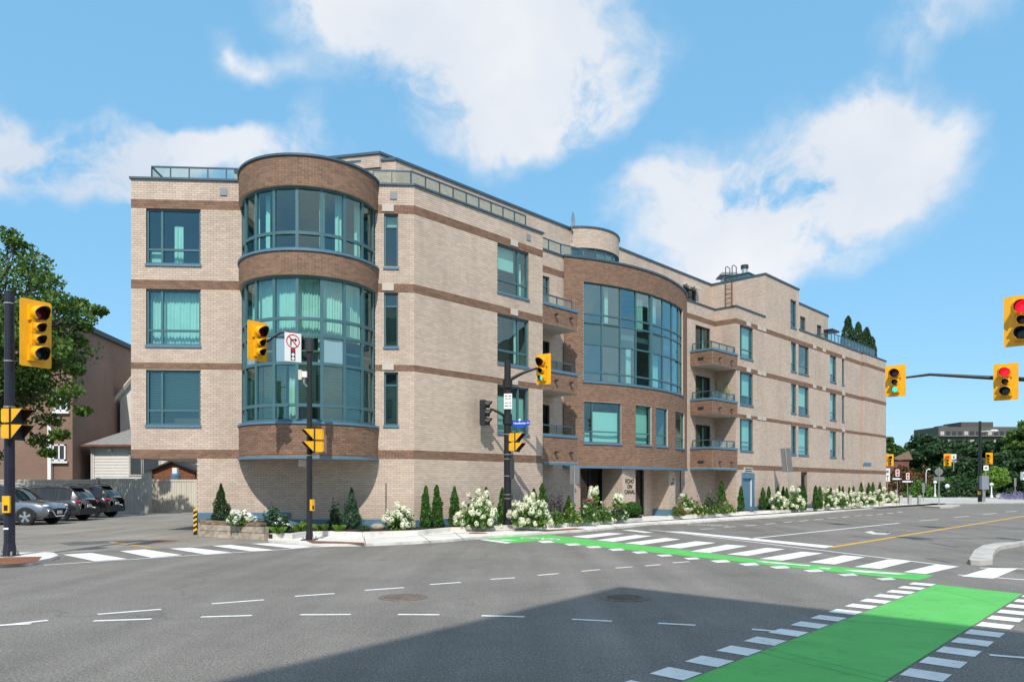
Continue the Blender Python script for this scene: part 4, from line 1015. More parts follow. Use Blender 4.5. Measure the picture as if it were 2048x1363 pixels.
# --- roof terrace and penthouse storey
FP = FR.off(-3.7)
g0, g1 = FP.at(1366), FP.at(1392)
brickwall(FP, 2.05, 13.3, PAR-.3, PENT, [(3.0, 8.0, 12.2, 14.2)][0:0], bands=[], name='penthouse_wall')
brickwall(FP, 17.2, 28.0, PAR-.3, PENT, [(g0, g1, 12.4, 14.15)], bands=[], name='penthouse_wall')
window(FP, g0, g1, 12.4, 14.15, rows=(), fills=[], sill=False)
for x in (1371, 1386):
    s = FP.at(x); m = MB(); m.fbox(FP, s-.35, s+.35, 0, .35, 14.2, 14.36); m.fbox(FP, s-.3, s+.3, .3, .38, 14.08, 14.22); m.build('awning', M['vent'], bld)
pl = Line((FR.P(2.05,-3.7,0)[0]-7, FR.P(2.05,-3.7,0)[1]+1.2), (7, -1.2))
brickwall(pl, 0, 7.1, PAR-.3, PENT, (), bands=[], name='penthouse_wall')
hw = R_(57.5); TU = Arc(FR.P(15.26, -4.97, 0)[:2], 2.37, R_(46.5)-hw); TUL = 2*hw*2.37
brickwall(TU, 0, TUL, 13.92, 14.95, (), bands=[], name='turret_wall')
brickwall(TU, 0, TUL, 11.9, 12.25, (), bands=[], name='turret_wall')
window(TU, .02, TUL-.02, 12.25, 13.92, cols=[TUL*k/7 for k in range(1, 7)], fw=.07, dep=-.12, sill=False, room=True, depth=1.6, fills=[('shade', .3, .7, 0, 1)])
brickwall(Line(FR.P(28.0, -3.7, 0)[:2], FR.n), 0, 3.7, PAR-.3, PENT, (), bands=[], name='penthouse_wall')
hA = (FR.at(1581), FR.at(1592.5), 12.05, 14.0)
brickwall(FR, 28.0, 33.15, PAR, PENT, [hA], bands=[], name='penthouse_wall')
window(FR, hA[0], hA[1], 12.2, 14.0, rows=(12.6,))
FQ = FR.off(-1.5)
hB = [(FQ.at(1600.5), FQ.at(1611), 12.3, 14.0), (FQ.at(1634), FQ.at(1643), 12.3, 13.9)]
brickwall(FQ, 33.15, 42.2, PAR-.2, PENT, hB, bands=[], name='penthouse_wall')
for h in hB: window(FQ, *h, cols=((h[0]+h[1])/2,), sill=False)
QA = Arc(FR.P(42.2, -2.7, 0)[:2], 1.2, R_(46.5)); brickwall(QA, 0, 1.2*math.pi/2, PAR-.2, PENT, (), bands=[], name='penthouse_wall')
m = MB(); s = FQ.at(1652); m.fbox(FQ, s-.5, s+.9, -.1, .7, 13.55, 13.68); m.build('door_canopy', M['frame_dark'], bld)
m = MB(); m.fbox(FP, 2.0, 13.3, -.25, .06, PENT, PENT+.10); m.build('penthouse_coping', M['coping'], bld)
m = MB(); m.fbox(FP, 17.2, 28.1, -.25, .06, PENT, PENT+.10); m.build('penthouse_coping', M['coping'], bld)
m = MB(); m.fbox(pl, 0, 7.12, -.25, .06, PENT+.001, PENT+.101); m.build('penthouse_coping', M['coping'], bld)
m = MB(); m.fbox(TU, 0, TUL, -.25, .05, 14.95, 15.03, 16); m.build('penthouse_coping', M['coping'], bld)
m = MB(); m.fbox(Line(FR.P(28.0, -3.7, 0)[:2], FR.n), 0, 3.75, -.25, .06, PENT+.001, PENT+.101); m.build('penthouse_coping', M['coping'], bld)
m = MB(); m.fbox(FR, 27.95, 33.2, -.25, .06, PENT, PENT+.10); m.build('penthouse_coping', M['coping'], bld)
m = MB(); m.fbox(FQ, 33.15, 42.2, -.25, .06, PENT, PENT+.10); m.build('penthouse_coping', M['coping'], bld)
m = MB(); m.fbox(QA, 0, 1.2*math.pi/2, -.25, .06, PENT, PENT+.1, 8); m.build('penthouse_coping', M['coping'], bld)
# stair head behind the penthouse corner
bx = Line(FR.P(1.6, -4.2, 0)[:2], FR.t); brickwall(bx, 0, 1.6, 14.6, 15.12, (), bands=[], name='stair_head')
bx2 = Line((FR.P(1.6,-4.2,0)[0]-2.3, FR.P(1.6,-4.2,0)[1]+.5), (2.3,-.5)); brickwall(bx2, 0, 2.35, 14.6, 15.12, (), bands=[], name='stair_head')
m = MB(); m.fbox(bx, -.05, 1.65, -1.2, .06, 15.12, 15.22); m.fbox(bx2, 0, 2.36, -1.2, .06, 15.121, 15.221); m.build('stair_head_coping', M['coping'], bld)
# flat roofs
def roof(pts, z, name='roof'): 
    m = MB(); m.prism([p[:2] for p in pts], z-.15, z); m.build(name, M['vent_grey'], bld)
roof([FL.P(.2,-.2,0), FL.P(LEN_L,-.25,0), FR.P(S1-.1,-.25,0), FR.P(S1-.1,-1.55,0), FR.P(10,-1.6,0), FR.P(15,-1.2,0), FR.P(20.3,-1.6,0), FR.P(24.2,-1.6,0), FR.P(24.2,-.2,0), FR.P(SX-.1,-.2,0), FR.P(SX-.1,-12,0), FR.P(6,-14,0), FL.P(.2,-11,0)], PAR-.25)
roof([BAY.P(BAY_LEN*i/16, -.15, 0) for i in range(17)] + [FR.P(20.3,-1.7,0), FR.P(10,-1.7,0)], PAR-.22)
roof([FR.P(2.1,-3.8,0), FR.P(28.2,-3.8,0), FR.P(28.2,-.2,0), FR.P(33,-.2,0), FR.P(33,-1.7,0), FR.P(42.1,-1.7,0), FR.P(43.2,-3,0), FR.P(43.2,-11,0), FR.P(6,-12,0)], PENT-.05)
roof([TU.P(TUL*i/10, -.15, 0) for i in range(11)], 14.9)
m = MB(); m.prism([FL.P(0,-.02,0)[:2], FL.P(sG+.1,-.02,0)[:2], FL.P(sG+.1,-10.5,0)[:2], FL.P(0,-10.5,0)[:2]], 2.63, 2.72); m.build('carport_ceiling', M['stone'], bld)
# glass railings on the roof edge
railing(FL, FL.at(295), sT0+.1, -.35, PAR+.07, 12.80, 5, bld)
railing(Line(FL.P(FL.at(295),-6,0)[:2], FL.n), 0, 5.65, 0, PAR+.07, 12.80, 4, bld)
railing(FL, sT1-.2, LEN_L-.15, -.3, PAR+.07, 12.85, 2, bld)
railing(FR, .1, FR.at(1051, -.3), -.3, PAR+.07, 12.85, 9, bld)
railing(FRR, S1-.4, 9.9, -.2, PAR+.07, 12.85, 4, bld)
railing(Line(FRR.P(9.9,-.2,0)[:2], (BAY.P(3.5,-.8,0)[0]-FRR.P(9.9,-.2,0)[0], BAY.P(3.5,-.8,0)[1]-FRR.P(9.9,-.2,0)[1])), 0, 3.2, 0, PAR+.07, 12.85, 3, bld)
railing(FR, FR.at(1668), FR.at(1755), -.2, PAR+.07, 13.0, 14, bld)
railing(Line(FR.P(FR.at(1668),-3,0)[:2], FR.n), 0, 2.8, 0, PAR+.07, 13.0, 3, bld)
# ladder on the penthouse return wall
LF = Line(FR.P(28.0, -3.7, 0)[:2], FR.n)
la, lb = LF.at(1453), LF.at(1466)
m = MB()
for s in (la, lb): m.tube([LF.P(s,.12,12.0), LF.P(s,.12,PENT+.05)], .03, 6)
ld = m.build('ladder', M['wood'], bld)
for k in range(9):
    m = MB(); m.tube([LF.P(la,.12,12.2+.3*k), LF.P(lb,.12,12.2+.3*k)], .022, 6); m.build('rung', M['wood'], ld)
for s in (la, lb):
    m = MB(); m.tube([LF.P(s,.12,PENT), LF.P(s,.12,PENT+.95), LF.P(s,-.1,PENT+1.05), LF.P(s,-.45,PENT+1.0), LF.P(s,-.45,PENT+.1)], .03, 6); m.build('grab_rail', M['darkmetal'], ld)
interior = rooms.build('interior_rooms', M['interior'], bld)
# single bricks at the front of the tower, the nearest ones in view, as pieces of their own
bm_ = MB(); bm_.box(-.1015, .1015, -.013, .006, -.0333, .0333); bme = bm_.mesh('brick', M['brick_brown'])
_keep = []
V, Fq = None, None
for key in ('brick_brown',):
    new = []
    cnt = 0
    for (V, Fq) in _bricks[key]:
        cen = V.mean(1)
        onT = (np.hypot(cen[:,0]-TW.c.x, cen[:,1]-TW.c.y) < TW.r+.1) & (cen[:,2] < 3.7) & (cen[:,2] > 2.62) & (cen[:,1] < 25.2)
        full = np.linalg.norm(V[:,5]-V[:,4], axis=1) > .195
        hgt = np.abs(V[:,6,2]-V[:,5,2]) > .06
        sel = np.where(onT & full & hgt)[0]
        sel = sel[np.argsort(cen[sel,1])][:max(0, 290-cnt)]
        for i in sel:
            th = math.atan2(cen[i,0]-TW.c.x, -(cen[i,1]-TW.c.y)); rr = TW.r
            put('brick', bme, bld, (TW.c.x+rr*math.sin(th), TW.c.y-rr*math.cos(th), cen[i,2]), th)
        cnt += len(sel)
        keep = np.ones(len(V), bool); keep[sel] = False; new.append((V[keep], Fq))
    _bricks[key] = new
flush_bricks()
# roof-top things of their own
t = thing('satellite_dish', 'grey satellite dish on a mast at the roof edge beside the turret', 'satellite dish', FP.P(13.25, .1, PENT))
m = MB(); m.cyl((0,0,-.6),(0,0,.35),.03,.03,6); m.build('mast', M['steel'], t)
m = MB(); vs=[]; 
for j in range(4):
    for i in range(14):
        an = 2*math.pi*i/14; rr = .13*j; vs.append((rr*.35*math.cos(an)+.03*j*j*.3, rr*math.cos(an), .35+rr*1.35*math.sin(an)))
m.add(vs, [(j*14+i, j*14+(i+1)%14, (j+1)*14+(i+1)%14, (j+1)*14+i) for j in range(3) for i in range(14)])
m.build('dish', M['steel'], t, smooth=True)
p_ = W(1455,556,49.8); t = thing('roof_ventilator', 'square grey roof ventilator with overhanging cap above the ladder', 'ventilator', (p_.x, p_.y, PENT-.05))
m = MB(); m.box(-.36,.36,-.36,.36,0,.85); m.build('shaft', M['steel'], t); m = MB(); m.box(-.62,.62,-.62,.62,.85,.95); m.box(-.5,.5,-.5,.5,.95,1.06); m.build('cap', M['vent_grey'], t)
t = thing('roof_equipment_box', 'green metal equipment box on the penthouse roof', 'equipment box', FR.P(30.0,-2.4,PENT), FR.ang(0))
m = MB(); m.box(-1.0,1.3,-.8,.8,0,.62); m.build('casing', M['frame'], t)
m = MB(); m.box(-1.05,1.35,-.85,.85,.62,.68); m.build('lid', M['coping'], t)
t = thing('flue_pipe', 'short metal flue pipe with dark cap above the green box', 'flue', FR.P(29.9,-2.3,PENT+.6))
m = MB(); m.cyl((0,0,0),(0,0,.62),.19,.19,14); m.build('pipe', M['steel'], t); m = MB(); m.cyl((0,0,.62),(0,0,.85),.25,.25,14); m.build('cap', M['darkmetal'], t)

# ------------------------------------------------------------------ the building behind the viewer, whose shadow lies on the road
SH = 17.0; so = SUN_TRAVEL * (SH / -SUN_TRAVEL.z)
def shp(x, y): g_ = G(x, y); return Vector((g_[0] - so.x, g_[1] - so.y))
c0 = shp(1240, 1172); dR = (shp(2048, 1263) - c0).normalized(); dLft = (shp(430, 1363) - c0).normalized()
nb = thing('neighbour_building', 'flat roofed pale building across the street, outside the frame, shading the road', 'building', (c0.x, c0.y, 0), world=True)
foot = [c0, c0 + dR*26, c0 + dR*26 + dLft*18, c0 + dLft*18]
m = MB(); m.prism([tuple(p) for p in foot], 0, SH); m.build('wall', M['stucco'], nb)
for (o_, d_, n_) in ((c0, dR, 8), (c0, dLft, 5)):
    fr = Line(tuple(o_), tuple(d_)); sgn = 1 if (fr.n.dot(Vector((0, 1))) > 0) else -1
    for k in range(n_):
        for j in range(5):
            w_ = MB(); w_.fbox(fr, 1.0+3.1*k, 2.7+3.1*k, -.04 if sgn < 0 else -.1, .1 if sgn > 0 else .04, 1.6+3.1*j, 3.4+3.1*j); w_.build('window', M['car_glass'], nb)

# block across the right-hand street, outside the frame; it is mirrored in the bay windows
ob = thing('office_block', 'dark office block across the right-hand street, outside the frame, mirrored in the bay windows', 'building', (56, 40, 0), world=True)
m = MB(); m.prism([(52,34),(66,30),(70,46),(56,50)], 0, 19); m.build('wall', mat('office_brick', (.085,.06,.05), .8, noise=.15, nscale=1), ob)
m = MB(); m.prism([(57,38),(63,36),(65,43),(59,45)], 19, 22.5); m.build('lift_house', mat('office_metal', (.06,.06,.065), .6), ob)
fo = Line((56,50), (-4,-16))
for j in range(5):
    for k in range(6):
        m = MB(); m.fbox(fo, .8+2.6*k, 2.4+2.6*k, -.05, .06, 2.0+3.4*j, 4.0+3.4*j); m.build('window', M['car_glass'], ob)

# ------------------------------------------------------------------ traffic signals
def lens_of(c): return {'R': 'red_on', 'r': 'red_off', 'y': 'amber_off', 'G': 'green_on', 'g': 'green_off'}[c]
def traffic_signal(label, loc, a, secs, bw=.66, group='traffic signals', scale=1.0):
    """loc = centre of the board; the face looks along (sin a, -cos a); secs from the top: (letter, big?)"""
    t = thing('traffic_signal', label, 'traffic light', loc, R_(a), group)
    t.scale = (scale,)*3
    hs = [.37 if b else .27 for _, b in secs]; H = sum(hs); bh = H + .24
    m = MB(); cr = .05; w = bw/2; h = bh/2
    pts = []
    for (cx, cz, a0) in ((w-cr, h-cr, 0), (-w+cr, h-cr, 90), (-w+cr, -h+cr, 180), (w-cr, -h+cr, 270)):
        for k in range(4): an = R_(a0+30*k); pts.append((cx+cr*math.cos(an), cz+cr*math.sin(an)))
    n = len(pts); vs = [(p[0], 0.0, p[1]) for p in pts] + [(p[0], .018, p[1]) for p in pts]
    m.add(vs, [tuple(range(n)), tuple(range(2*n-1, n-1, -1))] + [(i, n+i, n+(i+1)%n, (i+1)%n) for i in range(n)])
    m.build('backboard', M['yellow'], t)
    z = H/2
    for (c, big), hh in zip(secs, hs):
        zc = z - hh/2; z -= hh; r = .15 if big else .10
        m = MB(); m.box(-hh/2, hh/2, -.09, .16, zc-hh/2+.006, zc+hh/2-.006); hsg = m.build('housing', M['yellow'], t)
        m = MB(); N_ = 18
        vs = [(0, -.118, zc)] + [(r*math.cos(2*math.pi*i/N_), -.098, zc+r*math.sin(2*math.pi*i/N_)) for i in range(N_)]
        m.add(vs, [(0, 1+(i+1)%N_, 1+i) for i in range(N_)]); m.build('lens', M[lens_of(c)], t, smooth=True)
        m = MB(); rv = r*1.13; L_ = .34 if big else .27; vs = []; NN = 20
        for i in range(NN+1):
            an = R_(-55 + 290*i/NN); lx = L_*(.55+.45*max(0, math.sin(an)))
            for (rr, yy) in ((rv, -.09), (rv, -.09-lx), (rv-.012, -.09-lx), (rv-.012, -.09)):
                vs.append((rr*math.cos(an), yy, zc+rr*math.sin(an)-.03*(yy+.09)/-.28))
        for i in range(NN):
            A, B = 4*i, 4*i+4
            m.m = 0; m.add(vs[A:A+2]+vs[B:B+2], [(0,1,3,2)]); m.add(vs[A+1:A+3]+vs[B+1:B+3], [(0,1,3,2)])
            m.m = 1; m.add(vs[A+2:A+4]+vs[B+2:B+4], [(0,1,3,2)])
        m.build('visor', [M['yellow'], M['visor']], t)
    return t
def ped_signal(label, loc, a, flip=False):
    t = thing('pedestrian_signal', label, 'pedestrian signal', loc, R_(a), 'pedestrian signals on poles')
    for k, z in enumerate((.18, -.18)):
        m = MB(); m.box(-.17, .17, .02, .24, z-.155, z+.155); m.box(-.15, .15, .24, .28, z-.13, z+.13); m.build('housing', M['yellow'], t)
        m = MB(); m.box(-.13, .13, .0, .021, z-.12, z+.12); m.build('display', M['sign_black'], t)
        m = MB()
        m.m = 0
        def strip(p, q, zt, zb0, zb1): m.add([(p[0], p[1], zt), (q[0], q[1], zt), (q[0], q[1], zb1), (p[0], p[1], zb0)], [(0,1,2,3)])
        m.add([(-.17,-.01,z+.155),(.17,-.01,z+.155),(.17,-.30,z+.145),(-.17,-.30,z+.145)], [(0,1,2,3)])
        for x in (-.17, .17):
            m.m = 0; m.add([(x,-.01,z+.155),(x,-.30,z+.145),(x,-.01,z-.155)], [(0,1,2)])
            x2 = x*.97; m.m = 1; m.add([(x2,-.01,z+.15),(x2,-.295,z+.14),(x2,-.01,z-.15)], [(0,1,2)])
        m.build('visor', [M['yellow'], M['visor']], t)
    m = MB(); m.box(-.2, .2, -.01, .018, -.37, .37); m.build('mounting_plate', M['sign_black'], t)
    return t
def pole(label, px, py, top, r, mt_='black', z0=.07, base=.2, name='signal_pole', group='black signal poles'):
    cx, cy = G(px, py, z0); t = thing(name, label, 'pole', (cx, cy, z0-.01), group=group)
    H = CH + (HZ-top)/F*cy - z0
    m = MB(); m.tube([(0,0,0),(0,0,H*.5),(0,0,H)], [r, r*.92, r*.84], 16); m.build('shaft', M[mt_], t, smooth=False)
    m = MB(); m.box(-base, base, -base, base, 0, .035); m.build('base_plate', M['darkmetal'], t)
    for sx in (-1, 1):
        for sy in (-1, 1):
            m = MB(); m.cyl((sx*base*.75, sy*base*.75, .03), (sx*base*.75, sy*base*.75, .12), .02, .02, 6); m.build('anchor_bolt', M['steel'], t)
    m = MB(); m.tube([(0,0,.03),(0,0,.15),(0,0,.3)], [r*1.22, r*1.18, r*1.02], 16); m.build('collar', M[mt_], t)
    return t, cy, H
def band(t, r, z, mt_='steel'):
    m = MB(); m.cyl((0,0,z-.012), (0,0,z+.012), r+.006, r+.006, 16); m.build('strap', M[mt_], t)
def arm(t, p0, p1, r0=.035, r1=.03, bend=.0, mt_='black', n=6):
    pts = []
    for i in range(n+1):
        k = i/n; v = Vector(p0).lerp(Vector(p1), k); v.z += bend*math.sin(math.pi*k); pts.append(v)
    m = MB(); m.tube(pts, [r0+(r1-r0)*i/n for i in range(n+1)], 8); m.build('arm', M[mt_], t)
def button(t, z, a, r=.1, w=.055, h=.13):
    m = MB()
    def rot(p): c, s_ = math.cos(R_(a)), math.sin(R_(a)); return (p[0]*c-p[1]*s_, p[0]*s_+p[1]*c, p[2])
    bx_ = MB(); bx_.box(-w, w, -r-.07, -r+.01, z-h, z+h); bx_.v = [rot(p) for p in bx_.v]; o = bx_.build('push_button_box', M['yellow'], t)
    b2 = MB(); b2.box(-w*.5, w*.5, -r-.078, -r-.069, z-h*.75, z-h*.1); b2.v = [rot(p) for p in b2.v]; b2.build('push_button', M['sign_black'], o)
def rel(t, v): return (v[0]-t.location.x, v[1]-t.location.y, v[2]-t.location.z)

# left corner
tL, YL, HL = pole('dark blue-black signal pole on the left corner pavement', 19, 1111, 584, .115, 'navy', .07, .16)
pc = W(72, 667, YL-.05)
traffic_signal('yellow four-light signal on the leftmost pole, all lights dim', pc, 60, (('r',1),('y',0),('g',0),('g',1)), .68)
for y in (607, 722): p = W(45, y, YL); arm(tL, (0,0,p.z-tL.location.z), rel(tL, p), .02, .02, 0, 'black', 2); band(tL, .108, p.z-tL.location.z)
pp = W(40, 848, YL); ped_signal('yellow pedestrian signal seen from the side on the leftmost pole', (pp.x+.02, pp.y-.13, pp.z), 78)
button(tL, CH+(HZ-1004)/F*YL-.1, 12, .118, .075, .19)
m = MB(); m.box(-.055,.055,-.124,-.11,.62,.66); m.build('sticker', M['white'], tL)
band(tL, .112, CH+(HZ-810)/F*YL-.1)
# second pole in front of the tower
tM, YM, HM = pole('slim black signal pole in front of the round tower', 619, 1079, 676, .088, 'black', .07, .2)
traffic_signal('yellow three-light signal on a curved arm in front of the tower', W(515, 682, YM-.3), 55, (('r',1),('y',0),('g',0)), .66)
arm(tM, (0,0,HM-.15), rel(tM, W(534, 684, YM-.2)), .045, .03, .35)
p = W(617, 690, YM); m = MB(); m.cyl((0,0,HM-.4),(0,0,HM-.0),.115,.115,14); m.build('pole_head', M['darkmetal'], tM)
ps = W(640-12, 881, YM); ped_signal('pedestrian signal with dark visors on the pole before the tower', (ps.x+.0, ps.y-.13, ps.z), -62)
band(tM, .085, CH+(HZ-859)/F*YM-.12); band(tM, .085, CH+(HZ-906)/F*YM-.12)
button(tM, CH+(HZ-1005)/F*YM-.12, 55, .09, .055, .165)
# small camera / detector on the same pole
q = W(611, 752, YM)
t = thing('traffic_detector', 'small white detector camera on a bracket on the pole before the tower', 'camera', (q.x, q.y-.1, q.z))
m = MB(); m.box(-.16,-.06,-.1,.06,-.12,.16); m.build('sensor', M['fence_beige'], t); m = MB(); m.box(-.06,.08,-.07,.05,-.05,.12); m.build('body', M['white'], t)
m = MB(); m.tube([(0,0,-.05),(-.02,0,-.2),(.04,.05,-.3),(.12,.1,-.3)], .03, 8); m.build('bracket', M['steel'], t)
# no-turn sign
q = W(586, 694, YM-.25); t = thing('no_right_turn_sign', 'white no-turn-on-red sign with red circle beside the tower signal', 'sign', q, R_(38))
m = MB(); m.box(-.25,.25,0,.012,-.42,.42); m.build('plate', M['white'], t)
def ringm(r0, r1, y, zc, mt_, nm):
    m = MB(); N_ = 28; vs = []
    for i in range(N_): an = 2*math.pi*i/N_; vs += [(r0*math.cos(an), y, zc+r0*math.sin(an)), (r1*math.cos(an), y, zc+r1*math.sin(an))]
    m.add(vs, [(2*i, 2*i+1, (2*i+3) % (2*N_), (2*i+2) % (2*N_)) for i in range(N_)]); return m.build(nm, M[mt_], t)
ringm(.175, .205, -.004, .17, 'sign_red', 'circle')
m = MB(); m.add([(-.145,-.006,.30),(-.12,-.006,.325),(.145,-.006,.04),(.12,-.006,.015)], [(0,1,2,3)]); m.build('slash', M['sign_red'], t)
m = MB(); m.box(-.08,-.045,-.004,-.002,.04,.2); m.box(-.08,.06,-.004,-.002,.2,.235); m.add([(.06,-.003,.285),(.06,-.003,.15),(.13,-.003,.218)], [(0,1,2)]); m.build('arrow', M['sign_black'], t)
m = MB(); m.box(-.07,.07,-.004,-.002,-.39,-.04); m.build('signal_picture', M['sign_black'], t)
for z, mt_ in ((-.1,'sign_red'),(-.215,'white'),(-.33,'white')):
    m = MB(); m.add([(.048*math.cos(2*math.pi*i/14), -.007, z+.048*math.sin(2*math.pi*i/14)) for i in range(14)], [tuple(range(14))]); m.build('signal_dot', M[mt_], t)
# third pole at the building corner
tC, YC, HC = pole('thick black signal pole with a street name sign on the building corner', 1015, 1055, 720, .145, 'black', .07, .2)
traffic_signal('yellow three-light signal showing green on an arm over the street name sign', W(1087, 738, YC-.2), -35, (('r',1),('y',0),('G',0)), .64)
arm(tC, rel(tC, W(1016, 762, YC)), rel(tC, W(1074, 736, YC-.1)), .07, .045, .06)
q = W(1016, 762, YC); m = MB(); m.cyl((0,0,q.z-.32),(0,0,q.z-.02),.19,.19,14); m.build('clamp', M['black'], tC)
q = W(1016, 832, YC); m = MB(); m.cyl((0,0,q.z-.36),(0,0,q.z+.02),.19,.18,14); m.build('clamp', M['black'], tC)
arm(tC, rel(tC, W(1010, 832, YC)), rel(tC, W(980, 817, YC-.1)), .06, .04, .03)
def dark_signal(label, loc, a):
    t = thing('traffic_signal', label, 'traffic light', loc, R_(a), 'traffic signals')
    for k, z in enumerate((.32, 0, -.32)):
        m = MB(); m.box(-.16,.16,-.05,.16,z-.155,z+.155); m.build('housing', M['black'], t)
        m = MB(); N_ = 14; vs = []
        for i in range(N_+1):
            an = R_(-60+300*i/N_); L_ = .26*(.5+.5*max(0, math.sin(an))); vs += [(.14*math.cos(an), -.05, z+.14*math.sin(an)), (.14*math.cos(an), -.05-L_, z+.14*math.sin(an)-.03)]
        m.add(vs, [(2*i, 2*i+1, 2*i+3, 2*i+2) for i in range(N_)]); m.build('visor', M['black'], t)
        m = MB(); m.add([(.13*math.cos(2*math.pi*i/14), -.052, z+.13*math.sin(2*math.pi*i/14)) for i in range(14)], [tuple(range(14))]); m.build('lens', M['amber_off'], t)
dark_signal('all-black signal seen from the side left of the building-corner pole', W(969, 825, YC-.1), 82)
q = W(1016, 803, YC); t = thing('parking_sign', 'small white regulation sign strapped to the building-corner pole', 'sign', (q.x, q.y-.17, q.z), R_(-8))
m = MB(); m.box(-.155,.155,0,.01,-.29,.29); m.build('plate', M['white'], t)
for z, tx, sz in ((.2,'BUS LANE',.055),(.1,'7:00 - 9:00',.05),(-.06,'15:30 - 17:30',.045),(-.17,'MON - FRI',.055)):
    me = text_mesh(tx, sz, 'sign_black', .001, bold=.002); me.transform(Matrix.Translation((0,-.004,z)) @ Matrix.Rotation(R_(90),4,'X')); put('lettering', me, t)
q = W(1038, 846, YC); t = thing('street_name_sign', 'blue street name sign on the building-corner pole', 'sign', (q.x, q.y-.05, q.z), R_(-14))
m = MB(); m.box(-.40,.42,0,.015,-.085,.10); m.box(-.15,.2,.001,.014,-.16,-.08); m.build('plate', M['sign_blue'], t)
for x, z, tx, sz in ((-.33,-.01,'av.',.065),(.02,.0,'Hawthorne',.10),(.35,.01,'Ave',.065)):
    me = text_mesh(tx, sz, 'white', .001, bold=.003); me.transform(Matrix.Translation((x,-.004,z)) @ Matrix.Rotation(R_(90),4,'X')); put('lettering', me, t)
m = MB(); m.ball((.02,.005,.12), .05, 10, 6, (1,.2,.9)); m.build('emblem', M['white'], t)
pp = W(1028, 884, YC); ped_signal('pedestrian signal with black visors on the building-corner pole', (pp.x+.12, pp.y-.12, pp.z), 62)
q = W(1029, 932, YC); m = MB(); m.box(-.02+.1,.14+.12,-.15,.1, q.z-.12-.42, q.z-.12+.36); m.build('control_cabinet', M['darkmetal'], tC)
for y in (865, 905, 914, 948, 985, 993): band(tC, .142, CH+(HZ-y)/F*YC-.12)
m = MB(); zz = CH+(HZ-998)/F*YC-.12; m.box(.12,.2,-.09,.05,zz-.12,zz+.28); m.build('push_button_box', M['darkmetal'], tC)
# overhead signals on the right
traffic_signal('yellow signal showing green at the tip of the long overhead arm', W(1791, 761, 27), -36, (('r',1),('y',0),('G',0)), .68)
traffic_signal('yellow signal showing red midway on the long overhead arm', W(2011.5, 763, 25.2), -40, (('R',1),('y',0),('g',1)), .72)
traffic_signal('large yellow signal showing red cut off by the right edge of the photo', W(2046, 640, 18.3), -42, (('R',1),('y',0),('g',1)), .80)
a0 = W(1808, 755, 27); a1 = W(1860, 748.5, 26.6); a2 = W(2150, 763, 24); a3 = W(2300, 768, 23.2)
mp = thing('mast_arm_pole', 'long black overhead signal arm reaching in from the right edge', 'pole', (a3.x+1.0, a3.y-.2, 0.1))
m = MB(); m.tube([rel(mp, a0), rel(mp, a1), rel(mp, W(1990,755.5,25.6)), rel(mp, a2), rel(mp, a3), (0,0,a3.z-.1)], [.035,.05,.07,.085,.1,.11], 10); m.build('arm', M['black'], mp)
m = MB(); m.tube([(0,0,0),(0,0,a3.z+.3)], [.16,.12], 14); m.build('shaft', M['black'], mp)
b1 = W(2300, 640, 18.0); mq = thing('mast_arm_pole', 'black signal pole just outside the right edge holding the large red signal', 'pole', (b1.x, b1.y, .1))
m = MB(); m.tube([(0,0,0),(0,0,b1.z+.5)], [.14,.11], 12); m.build('shaft', M['black'], mq)
m = MB(); m.tube([rel(mq, W(2062,640,18.4)), (0,0,b1.z-.1)], [.05,.07], 8); m.build('arm', M['black'], mq)
# sign posts seen from behind
def post_sign(label, px, py, top, sw, sh, a=-10, lean=0.0, z0=.12, mt_='sign_back'):
    cx, cy = G(px, py, z0); t = thing('sign_post', label, 'sign', (cx, cy, z0), R_(a)); H = CH+(HZ-top)/F*cy - z0
    m = MB(); m.tube([(0,0,0),(lean*H,0,H)], .028, 8); m.build('post', M['steel'], t)
    m = MB(); m.box(-sw/2, sw/2, .03, .045, H-sh, H+.02); 
    m.v = [(p[0]+lean*p[2], p[1], p[2]) for p in m.v]; m.build('plate', M[mt_], t); return t
post_sign('grey back of a street sign on a thin post before the entrance', 1148, 1043, 931, .40, .74, -20, .01, .2)
post_sign('leaning grey sign seen from behind beside the hydrangeas', 1583, 1018, 896, .62, 1.45, -35, -.10, .2)
# thin stake and bollard by the left bed
cx, cy = G(772, 1058, .2); t = thing('garden_stake', 'thin dark upright stake in the flower bed right of the tower', 'stake', (cx, cy, .2)); m = MB(); m.tube([(0,0,0),(0,0,CH+(HZ-965)/F*cy-.2)], .02, 6); m.build('rod', M['darkmetal'], t)
cx, cy = G(391, 1069, .0); t = thing('hazard_marker', 'black and yellow striped hazard marker at the wall corner by the car park', 'marker', (cx, cy, 0))
hh = CH+(HZ-1021)/F*cy; m = MB(); m.box(-.06,.06,-.03,.03,0,hh); m.build('board', M['sign_black'], t)
for k in range(5):
    z = .1+.17*k; m = MB(); m.add([(-.061,-.034,z),(.061,-.034,z+.07),(.061,-.034,z+.15),(-.061,-.034,z+.08)], [(0,1,2,3)]); m.build('stripe', M['stripe_y'], t)

